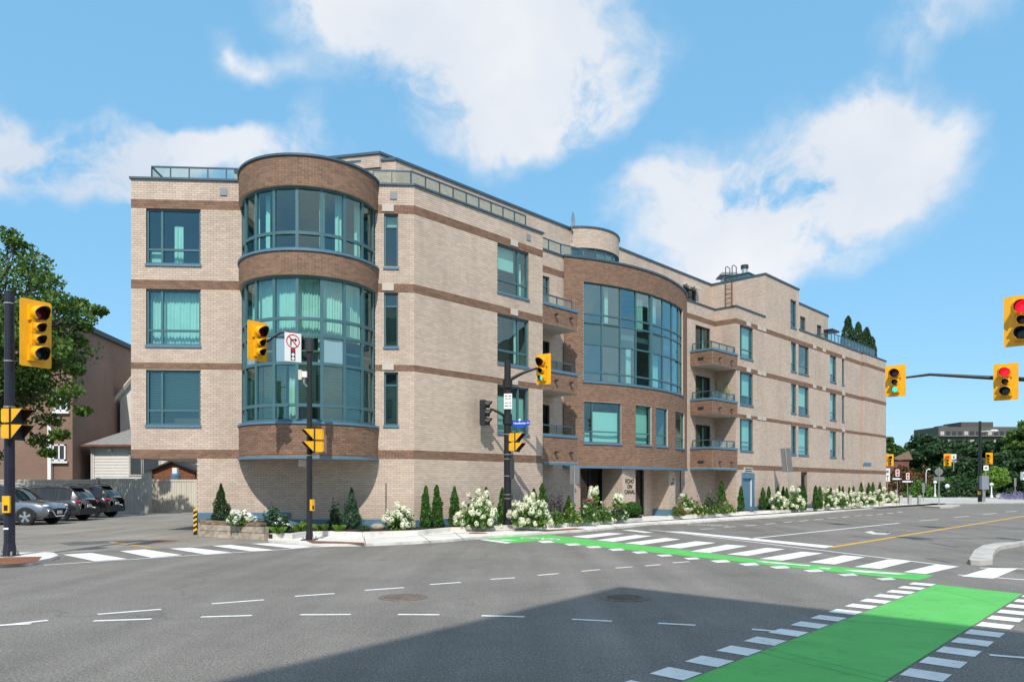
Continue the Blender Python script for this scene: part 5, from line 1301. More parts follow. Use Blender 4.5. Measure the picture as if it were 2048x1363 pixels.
# ------------------------------------------------------------------ stone planter: separate blocks
cx, cy = G(460, 1073); t = thing('stone_planter', 'low stone block planter wall at the left end of the flower bed', 'planter', (cx, cy, 0), world=True)
pA_ = Vector(G(397, 1072)); pB_ = Vector(G(528, 1080)); pC_ = FL.P(FL.at(397), .15, 0)
fr = Line(tuple(pA_), tuple(pB_-pA_)); LP = (pB_-pA_).length
z = .0
for r_, (hh, m_, n_) in enumerate(((.21,'granite',4),(.20,'granite',3),(.12,'granite_cap',4))):
    cuts = [0] + sorted(random.uniform(.12, .88)*LP*.0 + LP*(k+random.uniform(-.15,.15))/n_ for k in range(1, n_)) + [LP]
    inset = .03*r_
    for a, b in zip(cuts, cuts[1:]):
        m = MB(); g_ = .008; n = 6
        a2, b2 = a+g_, b-g_-(inset*5 if b == LP else 0); vs = []
        for i in range(n+1):
            for (d, zz) in ((0, z+g_), (0, z+hh*.5), (0, z+hh-g_), (-.28, z+hh-g_), (-.28, z+g_)):
                j = random.uniform(-.014, .014) if d == 0 else 0
                vs.append(fr.P(a2+(b2-a2)*i/n, d-inset+j, zz))
        fs = []
        for i in range(n):
            for k in range(4): fs.append((5*i+k, 5*i+5+k, 5*i+6+k, 5*i+1+k))
        fs += [(0,1,2,3,4), tuple(5*n+k for k in (4,3,2,1,0))]
        m.add(vs, fs); m.build('stone_block', M[m_], t)
    # return towards the building
    fr2 = Line(tuple(pC_[:2]), tuple(pA_-Vector(pC_[:2]))); L2 = (pA_-Vector(pC_[:2])).length
    for k in range(4):
        m = MB(); m.fbox(fr2, L2*k/4+.008, L2*(k+1)/4-.008, -.28, -inset, z+.008, z+hh-.008); m.build('stone_block', M[m_], t)
    z += hh
m = MB(); m.prism([tuple(pA_+Vector((.1,.1))), tuple(pB_+Vector((-.05,.2))), FL.P(FL.at(540),.02,0)[:2], FL.P(FL.at(398),.02,0)[:2]], .02, .46); m.build('soil', M['soil'], t)

# ------------------------------------------------------------------ cars
def make_car(label, paint, loc, rotz, L_=4.5, Wd=1.82, H=1.66, rear='suv', front_detail=True, group='cars parked in the side lot'):
    """local: nose along +x, near side is -y when seen from the street"""
    t = thing('parked_car', label, 'car', loc, rotz, group)
    hl = L_/2
    # stations: x, bottom z, shoulder z, top z, half width at shoulder, half width at top
    st = [(-hl,      .42, .80, 1.02, .78, .60), (-hl+.05, .34, .88, 1.10, .86, .64), (-hl+.18, .30, .96, 1.28, .90, .66), (-hl+.38, .27, 1.00, 1.50, .91, .66),
          (-hl+.62, .26, 1.01, 1.60, .91, .67), (-hl+1.05, .25, 1.01, 1.65, .91, .69), (-hl+1.60, .24, 1.00, 1.66, .91, .70), (-hl+2.2, .24, .99, 1.64, .91, .70),
          (-hl+2.65, .24, .98, 1.57, .91, .68), (-hl+3.0, .25, .97, 1.36, .91, .69), (-hl+3.3, .26, .96, 1.12, .905, .74), (-hl+3.45, .26, .95, 1.05, .90, .76),
          (-hl+3.9, .27, .91, 1.01, .89, .74), (-hl+4.2, .28, .84, .95, .86, .68), (-hl+4.38, .32, .74, .86, .80, .60), (hl, .38, .62, .70, .70, .50)]
    sc = H/1.66; wsc = Wd/1.82
    rows = []
    for (x, zb, zs, zt, ws, wt) in st:
        zb, zs, zt = zb*sc, zs*sc, zt*sc; ws *= wsc; wt *= wsc
        cab = zt - zs > .16
        half = [(.0, zb), (ws*.80, zb), (ws*.97, zb+.10), (ws, (zb+zs)*.52), (ws*.985, zs-.03), (ws*.955, zs), (wt+(.03 if cab else .05), zt-.07 if cab else zs+(zt-zs)*.55), (wt*.88, zt-.012), (0, zt+.012)]
        rows.append([(x, -y, z) for y, z in half] + [(x, y, z) for y, z in half[::-1][1:]])
    n = len(rows[0]); body, side, ws_, rw = MB(), MB(), MB(), MB()
    allv = [p for r_ in rows for p in r_]
    for m_ in (body, side, ws_, rw): m_.v = list(allv)
    for i in range(len(rows)-1):
        x0 = rows[i][0][0]; x1 = rows[i+1][0][0]; xm = (x0+x1)/2
        for k in range(n-1):
            f = (i*n+k, (i+1)*n+k, (i+1)*n+k+1, i*n+k+1)
            kk = k if k < 8 else (n-2-k)
            tgt = body
            if kk == 5 and -hl+.45 < xm < -hl+3.2: tgt = side
            elif kk in (6, 7) and -hl+2.62 < xm < -hl+3.42: tgt = ws_
            elif kk in (6, 7) and xm < -hl+.55 and xm > -hl+.1: tgt = rw
            tgt.f.append(f); tgt.mi.append(0)
    body.f.append(tuple(range(n))[::-1]); body.mi.append(0); body.f.append(tuple((len(rows)-1)*n+k for k in range(n))); body.mi.append(0)
    def mk(mb, nm, mt_):
        used = sorted({i for f in mb.f for i in f}); mpi = {u: i for i, u in enumerate(used)}
        b = MB(); b.v = [mb.v[u] for u in used]; b.f = [tuple(mpi[i] for i in f) for f in mb.f]; b.mi = [0]*len(b.f)
        return b.build(nm, M[mt_], t, smooth=True)
    bo = mk(body, 'body', paint); mk(side, 'side_window', 'car_glass'); mk(ws_, 'windshield', 'car_glass'); mk(rw, 'rear_window', 'car_glass')
    # pillars over the side glass
    for s in (-1, 1):
        for xa in (-hl+1.12, -hl+2.12):
            def at_x(x, lvl):
                for a, b in zip(rows, rows[1:]):
                    if a[0][0] <= x <= b[0][0]:
                        k = (x-a[0][0])/(b[0][0]-a[0][0]); p = [a[lvl][j]+(b[lvl][j]-a[lvl][j])*k for j in range(3)]; return p
            p = at_x(xa, 5); q = at_x(xa-.03, 6)
            m = MB(); yy = .008
            m.add([(p[0]-.04, s*(-p[1]+yy), p[2]), (p[0]+.04, s*(-p[1]+yy), p[2]), (q[0]+.035, s*(-q[1]+yy), q[2]), (q[0]-.035, s*(-q[1]+yy), q[2])], [(0,1,2,3)]); m.build('pillar', M['car_trim'], t)
        # roof rail, sill cladding, door line and handles, mirror
        m = MB(); m.tube([(-hl+.75, s*.62*wsc, 1.625*sc), (-hl+1.0, s*.63*wsc, 1.70*sc), (-hl+2.3, s*.63*wsc, 1.69*sc), (-hl+2.5, s*.62*wsc, 1.62*sc)], .02, 6); m.build('roof_rail', M['darkmetal'], t)
        m = MB(); m.box(-hl+1.15, hl-1.25, s*.905*wsc-.012, s*.905*wsc+.012, .27, .42); m.build('sill_cladding', M['car_trim'], t)
        for xx in (-hl+1.25, -hl+2.2):
            m = MB(); m.box(xx, xx+.18, s*.93*wsc-.02, s*.93*wsc+.01, .89*sc, .92*sc); m.build('door_handle', M[paint], t)
            m = MB(); m.box(xx+.9 if xx > 0 else xx+.93, xx+.94, s*.915*wsc-.008, s*.915*wsc+.004, .45, .94*sc); m.build('door_gap', M['car_trim'], t)
        m = MB(); m.ball((hl-1.52, s*1.02*wsc, 1.05*sc), .1, 8, 6, (.8,1,.8)); m.build('mirror', M[paint], t)
        for xx in (-hl+.80, hl-.86):
            m = MB(); N_ = 16; vs = []
            for i in range(N_+1):
                an = math.pi*i/N_ ; vs += [(xx+.355*math.cos(an), s*(.918*wsc), .33+.355*math.sin(an)), (xx+.44*math.cos(an), s*(.922*wsc), .33+.43*math.sin(an))]
            m.add(vs, [(2*i, 2*i+1, 2*i+3, 2*i+2) for i in range(N_)]); m.build('arch_cladding', M['car_trim'], t)
            m = MB(); m.add([(xx+.37*math.cos(2*math.pi*i/20), s*(.914*wsc), .35+.37*math.sin(2*math.pi*i/20)) for i in range(20)], [tuple(range(20))]); m.build('wheel_well', M['rubber'], t)
            y0 = s*.72*wsc; y1 = s*.935*wsc
            m = MB(); m.tube([(xx, y0, .345), (xx, y0+(y1-y0)*.12, .345), (xx, y0+(y1-y0)*.9, .345), (xx, y1, .345)], [.31,.345,.345,.32], 24); wh = m.build('wheel', M['rubber'], t)
            m = MB(); m.cyl((xx, y1-s*.05, .345), (xx, y1+s*.002, .345), .245, .245, 20); m.build('rim_well', M['darkmetal'], wh)
            m = MB()
            for k in range(5):
                an = 2*math.pi*k/5+.3; dx, dz = math.cos(an), math.sin(an); px_, pz_ = -dz, dx
                m.add([(xx+dx*.05+px_*.035, y1+s*.012, .345+dz*.05+pz_*.035), (xx+dx*.05-px_*.035, y1+s*.012, .345+dz*.05-pz_*.035), (xx+dx*.24-px_*.06+px_*.03, y1+s*.008, .345+dz*.24-pz_*.03), (xx+dx*.24+px_*.075, y1+s*.008, .345+dz*.24+pz_*.075)], [(0,1,2,3)])
            m.tube([(xx, y1+s*.005, .345), (xx, y1+s*.02, .345)], .055, 10)
            m.build('rim', M['alloy'], wh)
        # lamps
        m = MB(); m.ball((hl-.20, s*.66*wsc, .80*sc), .17, 10, 6, (1.0,.85,.42)); m.build('headlight', M['lamp'], t)
        m = MB(); m.ball((-hl+.12, s*.70*wsc, .93*sc), .18, 10, 6, (.85,1.05,.45)); m.build('taillight', M['tail'], t)
        m = MB(); m.ball((-hl+.04, s*.55*wsc, .52*sc), .1, 8, 4, (.4,1.4,.22)); m.build('reflector', M['tail'], t)
    m = MB(); m.box(hl-.10, hl+.015, -.62*wsc, .62*wsc, .36, .56); m.box(hl-.14, hl-.02, -.7*wsc, .7*wsc, .30, .37); m.build('front_grille', M['car_trim'], t)
    m = MB(); m.tube([(hl-.12,-.72*wsc,.60*sc),(hl+.02,-.50*wsc,.60*sc),(hl+.03,-.3,.36),(hl+.03,.3,.36),(hl+.02,.50*wsc,.60*sc),(hl-.12,.72*wsc,.60*sc)], .028, 6); m.build('bumper_trim', M['chrome'], t)
    m = MB(); m.box(hl+.02, hl+.035, -.16, .16, .46, .60); m.build('number_plate', M['white'], t)
    m = MB(); m.box(-hl-.03, -hl+.2, -.80*wsc, .80*wsc, .30, .60*sc); m.build('rear_bumper', M['car_trim'], t)
    m = MB(); m.box(-hl-.035, -hl+.0, -.16, .16, .66*sc, .79*sc); m.build('number_plate', M['white'], t)
    m = MB(); m.box(-hl+.28, -hl+.62, -.55*wsc, .55*wsc, 1.59*sc, 1.63*sc); m.build('roof_spoiler', M[paint], t)
    return t
Y1 = 31.0
make_car('silver-grey crossover parked nose right, nearest the left edge', 'car_silver', (G(85,1040)[0]*0-19.55-2.23, Y1+.95, .006), 0, 4.47, 1.84, 1.66)
make_car('dark grey hatchback parked tail towards the road, between two other cars', 'car_grey', (-20.2-2.2, 34.4+.95, .006), math.pi, 4.4, 1.80, 1.62)
make_car('black crossover parked tail towards the road, nearest the grey fence', 'car_black', (-20.9-2.2, 38.2+.95, .006), math.pi, 4.4, 1.82, 1.70)

# ------------------------------------------------------------------ fences, shed and houses behind the car park
def board_fence(label, p0, p1, z1, n, mt_, z0=.05, name='board_fence', cap=True):
    fr = Line(p0, (p1[0]-p0[0], p1[1]-p0[1])); L_ = math.hypot(p1[0]-p0[0], p1[1]-p0[1])
    t = thing(name, label, 'fence', (*p0, 0), world=True)
    for k in range(n):
        a = L_*k/n; b = L_*(k+1)/n; m = MB(); m.fbox(fr, a+.006, b-.006, -.02, .015 + (.006 if k % 2 else 0), z0, z1); m.build('board', M[mt_], t)
    if cap:
        m = MB(); m.fbox(fr, 0, L_, -.06, .05, z1, z1+.12); m.build('top_rail', M[mt_], t); m = MB(); m.fbox(fr, 0, L_, -.05, .045, z0-.02, z0+.12); m.build('bottom_rail', M[mt_], t)
    for s in (0, L_):
        m = MB(); m.fbox(fr, s-.09, s+.09, -.1, .09, 0, z1+.16); m.build('post', M[mt_], t)
    return t
def atY(x, Y): return ((x-1024)/F*Y, Y)
board_fence('grey board fence behind the parked cars', atY(196, 45.5), atY(287, 44.6), CH+(HZ-960)/F*45, 22, 'fence_grey')
board_fence('older grey fence stretch at the far left behind the cars', atY(-120, 47), atY(188, 46.2), CH+(HZ-962)/F*46, 40, 'fence_grey')
board_fence('beige board fence seen under the overhanging building corner', atY(306, 46.5), atY(402, 46.5), CH+(HZ-962)/F*46.5, 20, 'fence_beige')
p = atY(293.5, 44.2); t = thing('fence_pillar', 'weathered concrete pillar between the grey and the beige fence', 'pillar', (*p, 0)); m = MB(); m.box(-.2,.2,-.2,.2,0,CH+(HZ-948)/F*44.2); m.build('shaft', M['wall_grey'], t)
m = MB(); h_ = CH+(HZ-948)/F*44.2; m.box(-.23,.23,-.23,.23,h_,h_+.07); m.build('cap', M['wall_grey'], t)
# red-brown shed with gable roof
q = atY(347, 49.5); t = thing('garden_shed', 'red-brown wooden shed with dark gable roof behind the beige fence', 'shed', (*q, 0)); ht = CH+(HZ-941)/F*49.5; hp = CH+(HZ-924)/F*49.5
for k in range(14):
    z0 = ht*k/14; m = MB(); m.box(-1.45, 1.45, -.02+.004*(k % 2), .02, z0+.004, ht*(k+1)/14-.004); m.build('wall_board', M['wood'], t)
m = MB(); m.add([(-1.5,-.01,ht),(1.5,-.01,ht),(0,-.01,hp)], [(0,1,2)]); m.build('gable', M['wood'], t)
m = MB(); m.add([(-1.75,-.3,ht-.12),(0,-.3,hp+.02),(0,2.5,hp+.02),(-1.75,2.5,ht-.12),(-1.75,-.3,ht),(0,-.3,hp+.15),(0,2.5,hp+.15),(-1.75,2.5,ht)], [(0,1,2,3),(4,5,6,7),(0,4,5,1),(0,3,7,4)])
m.add([(1.75,-.3,ht-.12),(0,-.3,hp+.02),(0,2.5,hp+.02),(1.75,2.5,ht-.12),(1.75,-.3,ht),(0,-.3,hp+.15),(0,2.5,hp+.15),(1.75,2.5,ht)], [(0,3,2,1),(4,7,6,5),(0,1,5,4),(0,4,7,3)]); m.build('roof', M['darkmetal'], t)
m = MB(); m.box(-1.4,1.4,.02,2.3,0,ht); m.build('wall', M['wood'], t)
q = atY(351, 48.0); t = thing('water_barrel', 'blue barrel with a pale container on top before the shed', 'barrel', (*q, 0)); zb = CH+(HZ-946)/F*48
m = MB(); m.tube([(0,0,.0),(0,0,.5),(0,0,zb-.1),(0,0,zb)], [.28,.32,.3,.22], 14); m.build('barrel', M['sign_blue'] if False else mat('barrel_blue', (.10,.17,.26), .6), t)
m = MB(); m.box(-.15,.15,-.15,.15,zb,zb+.36); m.build('container', M['white'], t)
# white clapboard house with grey lean-to roof
YH = 52.0; q = atY(186, YH); ez = CH+(HZ-887)/F*YH
wh = thing('clapboard_house', 'white clapboard house with grey shingle lean-to roof beside the building', 'house', (*q, 0), world=True)
xl = q[0]; xr = atY(420, YH)[0]
nb_ = 22
for k in range(nb_):
    m = MB(); z0 = ez*k/nb_; z1 = ez*(k+1)/nb_
    m.add([(xl,YH-.03,z0),(xr,YH-.03,z0),(xr,YH,z1),(xl,YH,z1),(xl,YH,z0),(xr,YH,z0)], [(0,1,2,3),(0,4,5,1)]); m.build('siding_board', M['siding'], wh)
m = MB(); m.box(xl-.1, xl+.12, YH-.08, YH+.05, 0, ez); m.build('corner_board', M['siding'], wh)
m = MB(); m.box(xl, xr, YH+.01, YH+6, 0, ez); m.build('wall', M['siding'], wh)
for x0, x1 in ((262, 283), (288, 318)):
    a = atY(x0, YH)[0]; b = atY(x1, YH)[0]; z0, z1 = CH+(HZ-948)/F*YH, CH+(HZ-908)/F*YH
    m = MB(); m.box(a-.12, b+.12, YH-.07, YH-.02, z0-.12, z1+.12); w_ = m.build('window', M['fence_grey'], wh); m = MB(); m.box(a, b, YH-.08, YH-.071, z0, z1); m.build('pane', M['car_glass'], w_)
rz = CH+(HZ-838)/F*(YH+5)
m = MB(); e = .5
m.add([(xl-e-.0,YH-e,ez-.1),(xr,YH-e,ez-.1),(xr,YH+5,rz),(xl+2.4,YH+5,rz),(xl-e,YH+6,ez-.1)], [(0,1,2,3),(0,3,4)]); m.add([(xl-e,YH-e,ez-.25),(xr,YH-e,ez-.25),(xr,YH-e,ez-.1),(xl-e,YH-e,ez-.1)], [(0,1,2,3)]); rf = m.build('roof', M['shingle'], wh)
m = MB(); m.box(xl-e, xr, YH-e-.1, YH-e, ez-.22, ez-.08); m.build('gutter', M['wood'], rf)
m = MB(); m.tube([(xl-.2,YH-.15,ez-.1),(xl-.05,YH-.1,ez-.5),(xl-.05,YH-.1,.1)], .05, 8); m.build('downpipe', M['siding'], wh)
m = MB(); a = atY(221, YH)[0]; m.box(a-.12,a+.12,YH-.15,YH-.03,ez-.55,ez-.35); m.build('wall_lamp', M['white'], wh)
# upper gable part
ua = atY(247, YH+6)[0]; ub = atY(420, YH+6)[0]; uz = CH+(HZ-802)/F*(YH+6); pk = CH+(HZ-690)/F*(YH+6)
m = MB(); m.box(ua, ub, YH+5.5, YH+12, ez, uz); m.add([(ua,YH+5.5,uz),(ub,YH+5.5,uz),((ua+ub)/2,YH+5.5,pk)], [(0,1,2)]); m.build('upper_wall', M['siding'], wh)
m = MB(); m.tube([(ua-.7,YH+5.2,uz-.45),((ua+ub)/2,YH+5.2,pk+.1)], .16, 4); m.add([(ua-.7,YH+5.2,uz-.4),((ua+ub)/2,YH+5.2,pk+.15),((ua+ub)/2,YH+12,pk+.15),(ua-.7,YH+12,uz-.4)], [(0,1,2,3)]); m.build('roof_edge', M['fence_beige'], wh)
# reddish apartment block
c_ = Vector(atY(145, 50.5)); d2 = Vector((-.104, 1)).normalized(); AH = 12.65
ab = thing('brick_apartment_block', 'brown-red brick apartment block behind the tree on the left', 'building', (c_.x, c_.y, 0), world=True)
fpt = [c_, c_+d2*12, c_+d2*12+Vector((-22,0)), c_+Vector((-22,0))]
m = MB(); m.prism([tuple(p) for p in fpt], 0, AH); m.build('wall', M['apt_brick'], ab)
m = MB(); m.prism([tuple(p) for p in [c_+Vector((.25,-.25)), c_+d2*12.2+Vector((.25,0)), c_+d2*12.2+Vector((-22,0)), c_+Vector((-22,-.25))]], AH, AH+.35); m.build('roof', M['darkmetal'], ab)
for (x0, x1, y0, y1) in ((107,133,888,921),(110,136,790,822),(112,139,690,720)):
    a, b = atY(x0, 50.5)[0], atY(x1, 50.5)[0]; z0, z1 = CH+(HZ-y1)/F*50.5, CH+(HZ-y0)/F*50.5
    m = MB(); 
    for bx_ in ((a,a+.1,z0,z1),(b-.1,b,z0,z1),(a,b,z0,z0+.1),(a,b,z1-.1,z1),((a+b)/2-.05,(a+b)/2+.05,z0,z1)): m.box(bx_[0],bx_[1],50.38,50.49,bx_[2],bx_[3])
    w_ = m.build('window', M['white'], ab); m = MB(); m.box(a,b,50.43,50.47,z0,z1); m.build('pane', M['car_glass'], w_); m = MB(); m.box(a-.1,b+.15,50.3,50.48,z0-.16,z0-.02); m.build('sill', M['white'], w_)
a = atY(100, 50.3)[0]; m = MB(); m.box(a-.12,a+.12,50.2,50.45,0,CH+(HZ-850)/F*50.3); m.build('downpipe', M['white'], ab)

# ------------------------------------------------------------------ vegetation
RNG = np.random.default_rng(11)
def unit(n):
    v = RNG.normal(size=(n, 3)); return v / np.linalg.norm(v, axis=1, keepdims=True)
def leafquads(P, size, up=0.0, aspect=.55, out=None):
    """one rhombic leaf face per point"""
    n = len(P); a = unit(n); a[:, 2] += up
    if out is not None: a += out
    a /= np.linalg.norm(a, axis=1, keepdims=True)
    b = np.cross(a, unit(n)); b /= np.maximum(np.linalg.norm(b, axis=1, keepdims=True), 1e-6)
    s = (size * RNG.uniform(.6, 1.3, n))[:, None]
    V = np.stack([P - a*s*.5, P + b*s*aspect*.5, P + a*s*.5, P - b*s*aspect*.5], 1).reshape(-1, 3)
    return V, np.arange(4*n).reshape(-1, 4)
def leafmesh(name, P, size, m, **k):
    V, Fq = leafquads(P, size, **k); return npmesh(name, V, Fq, M[m])
def cedar_mesh(n=2600, size=.09, m='leaf_cedar', full=.55):
    h = RNG.uniform(0, 1, n)**1.15; th = RNG.uniform(0, 2*math.pi, n)
    f1, f2, f3 = RNG.uniform(0, 6, 3)
    lump = 1 + .18*np.sin(3*th + 9*h + f1) + .16*np.sin(5*th - 17*h + f2) + .12*np.sin(RNG.uniform(15, 26)*h + f3)
    r = .54*np.minimum(1, (1-h)**full*1.05)*np.minimum(1, .55+h*2.5)*lump
    rr = r*np.sqrt(RNG.uniform(.45, 1.05, n))
    P = np.stack([rr*np.cos(th), rr*np.sin(th), h], 1); return P
def dome_pts(n, fill=.5):
    u = unit(n); u[:, 2] = np.abs(u[:, 2]); r = RNG.uniform(fill, 1.0, n)**.6
    f1, f2, f3 = RNG.uniform(0, 6, 3)
    lump = 1 + .16*np.sin(u[:,0]*9+f1) + .16*np.sin(u[:,1]*8+f2) + .10*np.sin(u[:,2]*11+u[:,0]*5+f3)
    return u*(r*lump)[:, None]*np.array([.5, .5, 1.0])
def scaled(P, w, h): return P*np.array([w, w, h])

ORD = ['first','second','third','fourth','fifth','sixth','seventh','eighth','ninth','tenth','eleventh','twelfth','thirteenth','fourteenth','fifteenth','sixteenth','seventeenth','eighteenth','nineteenth','twentieth','twenty-first','twenty-second']
def place_px(x, yt, yb, z0=.21, Y=None):
    if Y is None: cx, cy = G(x, yb, z0)
    else: cx, cy = (x-1024)/F*Y, Y
    return cx, cy, z0, CH+(HZ-yt)/F*cy - z0
def cap_depth(x, cy, gap=.45):
    """keep a plant in front of the wall"""
    if x < 828: return min(cy, FL.P(FL.at(x), gap, 0)[1])
    return min(cy, FR.P(FR.at(x, gap), gap, 0)[1])
def plant(name, label, cat, group, x, yt, yb, wpx, pts_fn, leaf, m, up=.0, aspect=.55, stem=True, z0=.21, Y=None):
    if Y is None:
        cx, cy = G(x, yb, z0); cy = cap_depth(x, cy)
    else: cy = Y
    cx = (x-1024)/F*cy; h = CH+(HZ-yt)/F*cy - z0; w = wpx/F*cy
    t = thing(name, label, cat, (cx, cy, z0), RNG.uniform(0, 6), group)
    t.rotation_euler = (RNG.uniform(-.04,.04), RNG.uniform(-.05,.05), t.rotation_euler.z)
    P = scaled(pts_fn(), w, h); put('foliage', leafmesh(name, P, leaf, m, up=up, aspect=aspect), t)
    if stem:
        b = MB(); b.tube([(0,0,-.05),(0,0,h*.5)], [.025,.012], 6); b.build('stem', M['bark'], t)
    return t, w, h
# columnar cedars
ced1 = [(851,972,1050,21),(875,970,1050,23),(909,973,1049,22),(972,974,1044,18),(1002,976,1045,18),(1069,977,1044,18),(1086,966,1046,24)]
for i, (x, yt, yb, w) in enumerate(ced1):
    plant('columnar_cedar', f'slim columnar cedar, {ORD[i]} from the left along the corner wall', 'cedar', 'cedars along the corner wall', x, yt, yb, w, lambda: cedar_mesh(2600), .10, 'leaf_cedar', up=1.2, aspect=.4)
ced2 = [(1444,961,1020,20),(1481.5,972,1022,13),(1527,975,1018,13),(1536,973,1018,11),(1556,972,1012,10),(1566.6,973,1012,10),(1575,976,1016,10),(1600.6,971,1012,10),(1608,972,1018,11),(1632,971,1016,14),(1640,973,1016,11),(1654,975,1010,9),(1660.5,975,1010,9),(1677,972,1008,8),(1685,972,1008,8),(1698,974,1007,8),(1707.5,972,1007,9),(1721.5,964,1006,11),(1739,965,1005,11),(1746,964,1005,10),(1759,964,1004,10)]
for i, (x, yt, yb, w) in enumerate(ced2):
    lab = 'tall cedar left of the blue service door in the recess' if i == 0 else ('slim cedar right beside the blue service door' if i == 1 else f'small columnar cedar, {ORD[i-2]} past the blue door along the long facade')
    plant('columnar_cedar', lab, 'cedar', 'cedars along the long facade', x, yt, yb, w, lambda: cedar_mesh(1300), .13, 'leaf_cedar', up=1.2, aspect=.4)
for i, (x, yt, yb, w) in enumerate(((441,968,1043,36),(703,976,1056,40),(1137,992,1042,28))):
    lab = ('pointed dark conifer behind the stone planter', 'pointed conifer to the right of the pole before the tower', 'small cone-shaped evergreen left of the entrance glass')[i]
    plant('conifer', lab, 'conifer', 'cone-shaped evergreens in the beds', x, yt, yb, w, lambda: cedar_mesh(3000, full=.9), .11, ('leaf_dark','leaf_blue','leaf_cedar')[i], up=1.0, aspect=.25, z0=.45 if i == 0 else .21)
# hydrangeas
def flower_head():
    """florets lie on the head like scales, facing outward"""
    n = 46; u = unit(n); P = u*np.array([.085,.085,.10]); N_ = u + unit(n)*.35; N_ /= np.linalg.norm(N_, axis=1, keepdims=True)
    a = np.cross(N_, unit(n)); a /= np.linalg.norm(a, axis=1, keepdims=True); b = np.cross(N_, a); s = RNG.uniform(.05, .08, n)[:, None]*.5
    V = np.stack([P-a*s, P-b*s, P+a*s, P+b*s], 1).reshape(-1, 3); return V, np.arange(4*n).reshape(-1, 4)
fh = [npmesh('flower_head', *flower_head(), M[k]) for k in ('petal', 'petal_white')]
hyd = [(955,990,1053,76,1,'large white hydrangea bush left of the building-corner pole'),(1058,998,1052,74,1,'large white hydrangea bush right of the building-corner pole'),(800,1016,1057,54,0,'cream hydrangea with tall shoots near the garden stake'),
       (480,1022,1048,50,0,'low white hydrangea inside the stone planter'),(1370,986,1020,30,0,'white hydrangea left in the bed before the angled recess'),(1190,974,1040,26,0,'tall standard hydrangea with white plumes before the entrance glass'),(1236,990,1040,30,0,'bright green hydrangea with few blooms before the lettered pillar'),
       (1558,990,1019,31,0,None),(1590,976,1019,32,0,None),(1655,980,1014,34,0,None),(1682,984,1012,32,0,None),(1700,986,1011,30,0,None),(1718,984,1010,30,0,None),(1735,983,1008,30,0,None),(1752,980,1007,30,0,None),(1770,980,1005,34,0,None),(1783,986,1005,26,0,None)]
hi = 0
for (x, yt, yb, w, big, lab) in hyd:
    if lab is None: lab = f'white hydrangea bush, {ORD[hi]} from the left in the row past the blue door'; hi += 1
    std = x in (1190, 1236)
    t, ww, hh = plant('hydrangea', lab, 'hydrangea', 'white hydrangeas in the beds', x, yt, yb, w, (lambda: dome_pts(1500 if big else 900, .2)*np.array([.93,.93,.9])) if not std else (lambda: dome_pts(420, .2)*np.array([.8,.8,.35])+np.array([0,0,.55])), .13 if big else .12, 'leaf_green' if not std else 'leaf_bright', aspect=.6, z0=.45 if x == 480 else .21)
    nh = 60 if big else {480: 12, 800: 26, 1190: 7, 1236: 5, 1370: 16}.get(x, 30)
    D = dome_pts(nh, .93)
    if std: D = D*np.array([.75,.75,.22])+np.array([0,0,.78])
    D = D[np.argsort(D[:,2])]; P = scaled(D, ww*1.0, hh*.97)
    if big:
        for p in P:
            o = put('flower_head', fh[0], t, tuple(p), RNG.uniform(0, 6)); s_ = RNG.uniform(.75, 1.35); o.scale = (s_, s_, s_*1.05)
    else:
        VV = []; FF = []; off = 0
        for p in P:
            V, Fq = flower_head(); k_ = RNG.uniform(.9, 1.5); V = V*k_*(np.array([1,1,1.5]) if std else 1)+p; VV.append(V); FF.append(Fq+off); off += len(V)
        o = put('flowers', npmesh('flowers', np.concatenate(VV), np.concatenate(FF), M['petal' if x != 480 else 'petal_white']), t); o['kind'] = 'stuff'
# other shrubs
shr = [(668,1004,1059,28,'leaf_dark','dark upright leafy shrub left of the conifer before the tower','shrub',1100,.09,.4),
       (546,1012,1063,36,'leaf_blue','blue-green leafy shrub right of the stone planter','shrub',900,.13,.3),
       (568,1030,1064,28,'leaf_dark','small dark peony shrub with white blooms right of the planter','shrub',700,.10,.3),
       (728,1048,1060,24,'leaf_blue','low blue-green cushion plant before the tower wall','shrub',500,.06,.3),
       (1110,984,1042,46,'leaf_purple','purple smoke bush at the recess left of the entrance','shrub',1400,.07,.3),
       (1112,1020,1047,30,'leaf_green','low green shrub below the purple smoke bush','shrub',700,.10,.4),
       (1145,1014,1045,34,'leaf_green','green shrub with yellowish blooms at the foot of the sign post','shrub',800,.10,.4),
       (1178,1000,1044,36,'leaf_green','bushy green shrub with a pink bloom before the entrance glass','shrub',1000,.10,.4),
       (1207,1010,1041,36,'leaf_green','green shrub with cream blooms right of the entrance glass','shrub',900,.10,.4),
       (1238,1010,1039,38,'leaf_green','green shrub below the bright hydrangea near the pillar','shrub',900,.10,.4),
       (1358,1008,1031,28,'leaf_green','rounded shrub with orange blooms at the right side of the entrance path','shrub',800,.09,.4),
       (1398,1012,1028,40,'leaf_cedar','low clipped hedge plant at the left in the recess bed','shrub',900,.09,.4),
       (1430,1010,1027,40,'leaf_cedar','low clipped hedge plant in the middle of the recess bed','shrub',900,.09,.4),
       (1456,1006,1025,34,'leaf_green','low leafy plant with yellow blooms at the right in the recess bed','shrub',800,.09,.4),
       (1420,988,1022,34,'leaf_dark','tall feathery green shrub behind the recess hedge','shrub',1000,.10,.3),
       (1390,996,1024,26,'leaf_green','soft green perennial with pinkish plumes in the recess bed','shrub',600,.09,.3)]
blo = {1145:'petal_yellow',1178:'petal',1207:'petal',1238:'petal',1358:'petal_orange',1398:'petal_yellow',1430:'petal_yellow',1456:'petal_yellow',568:'petal_white',1390:'petal_pink'}
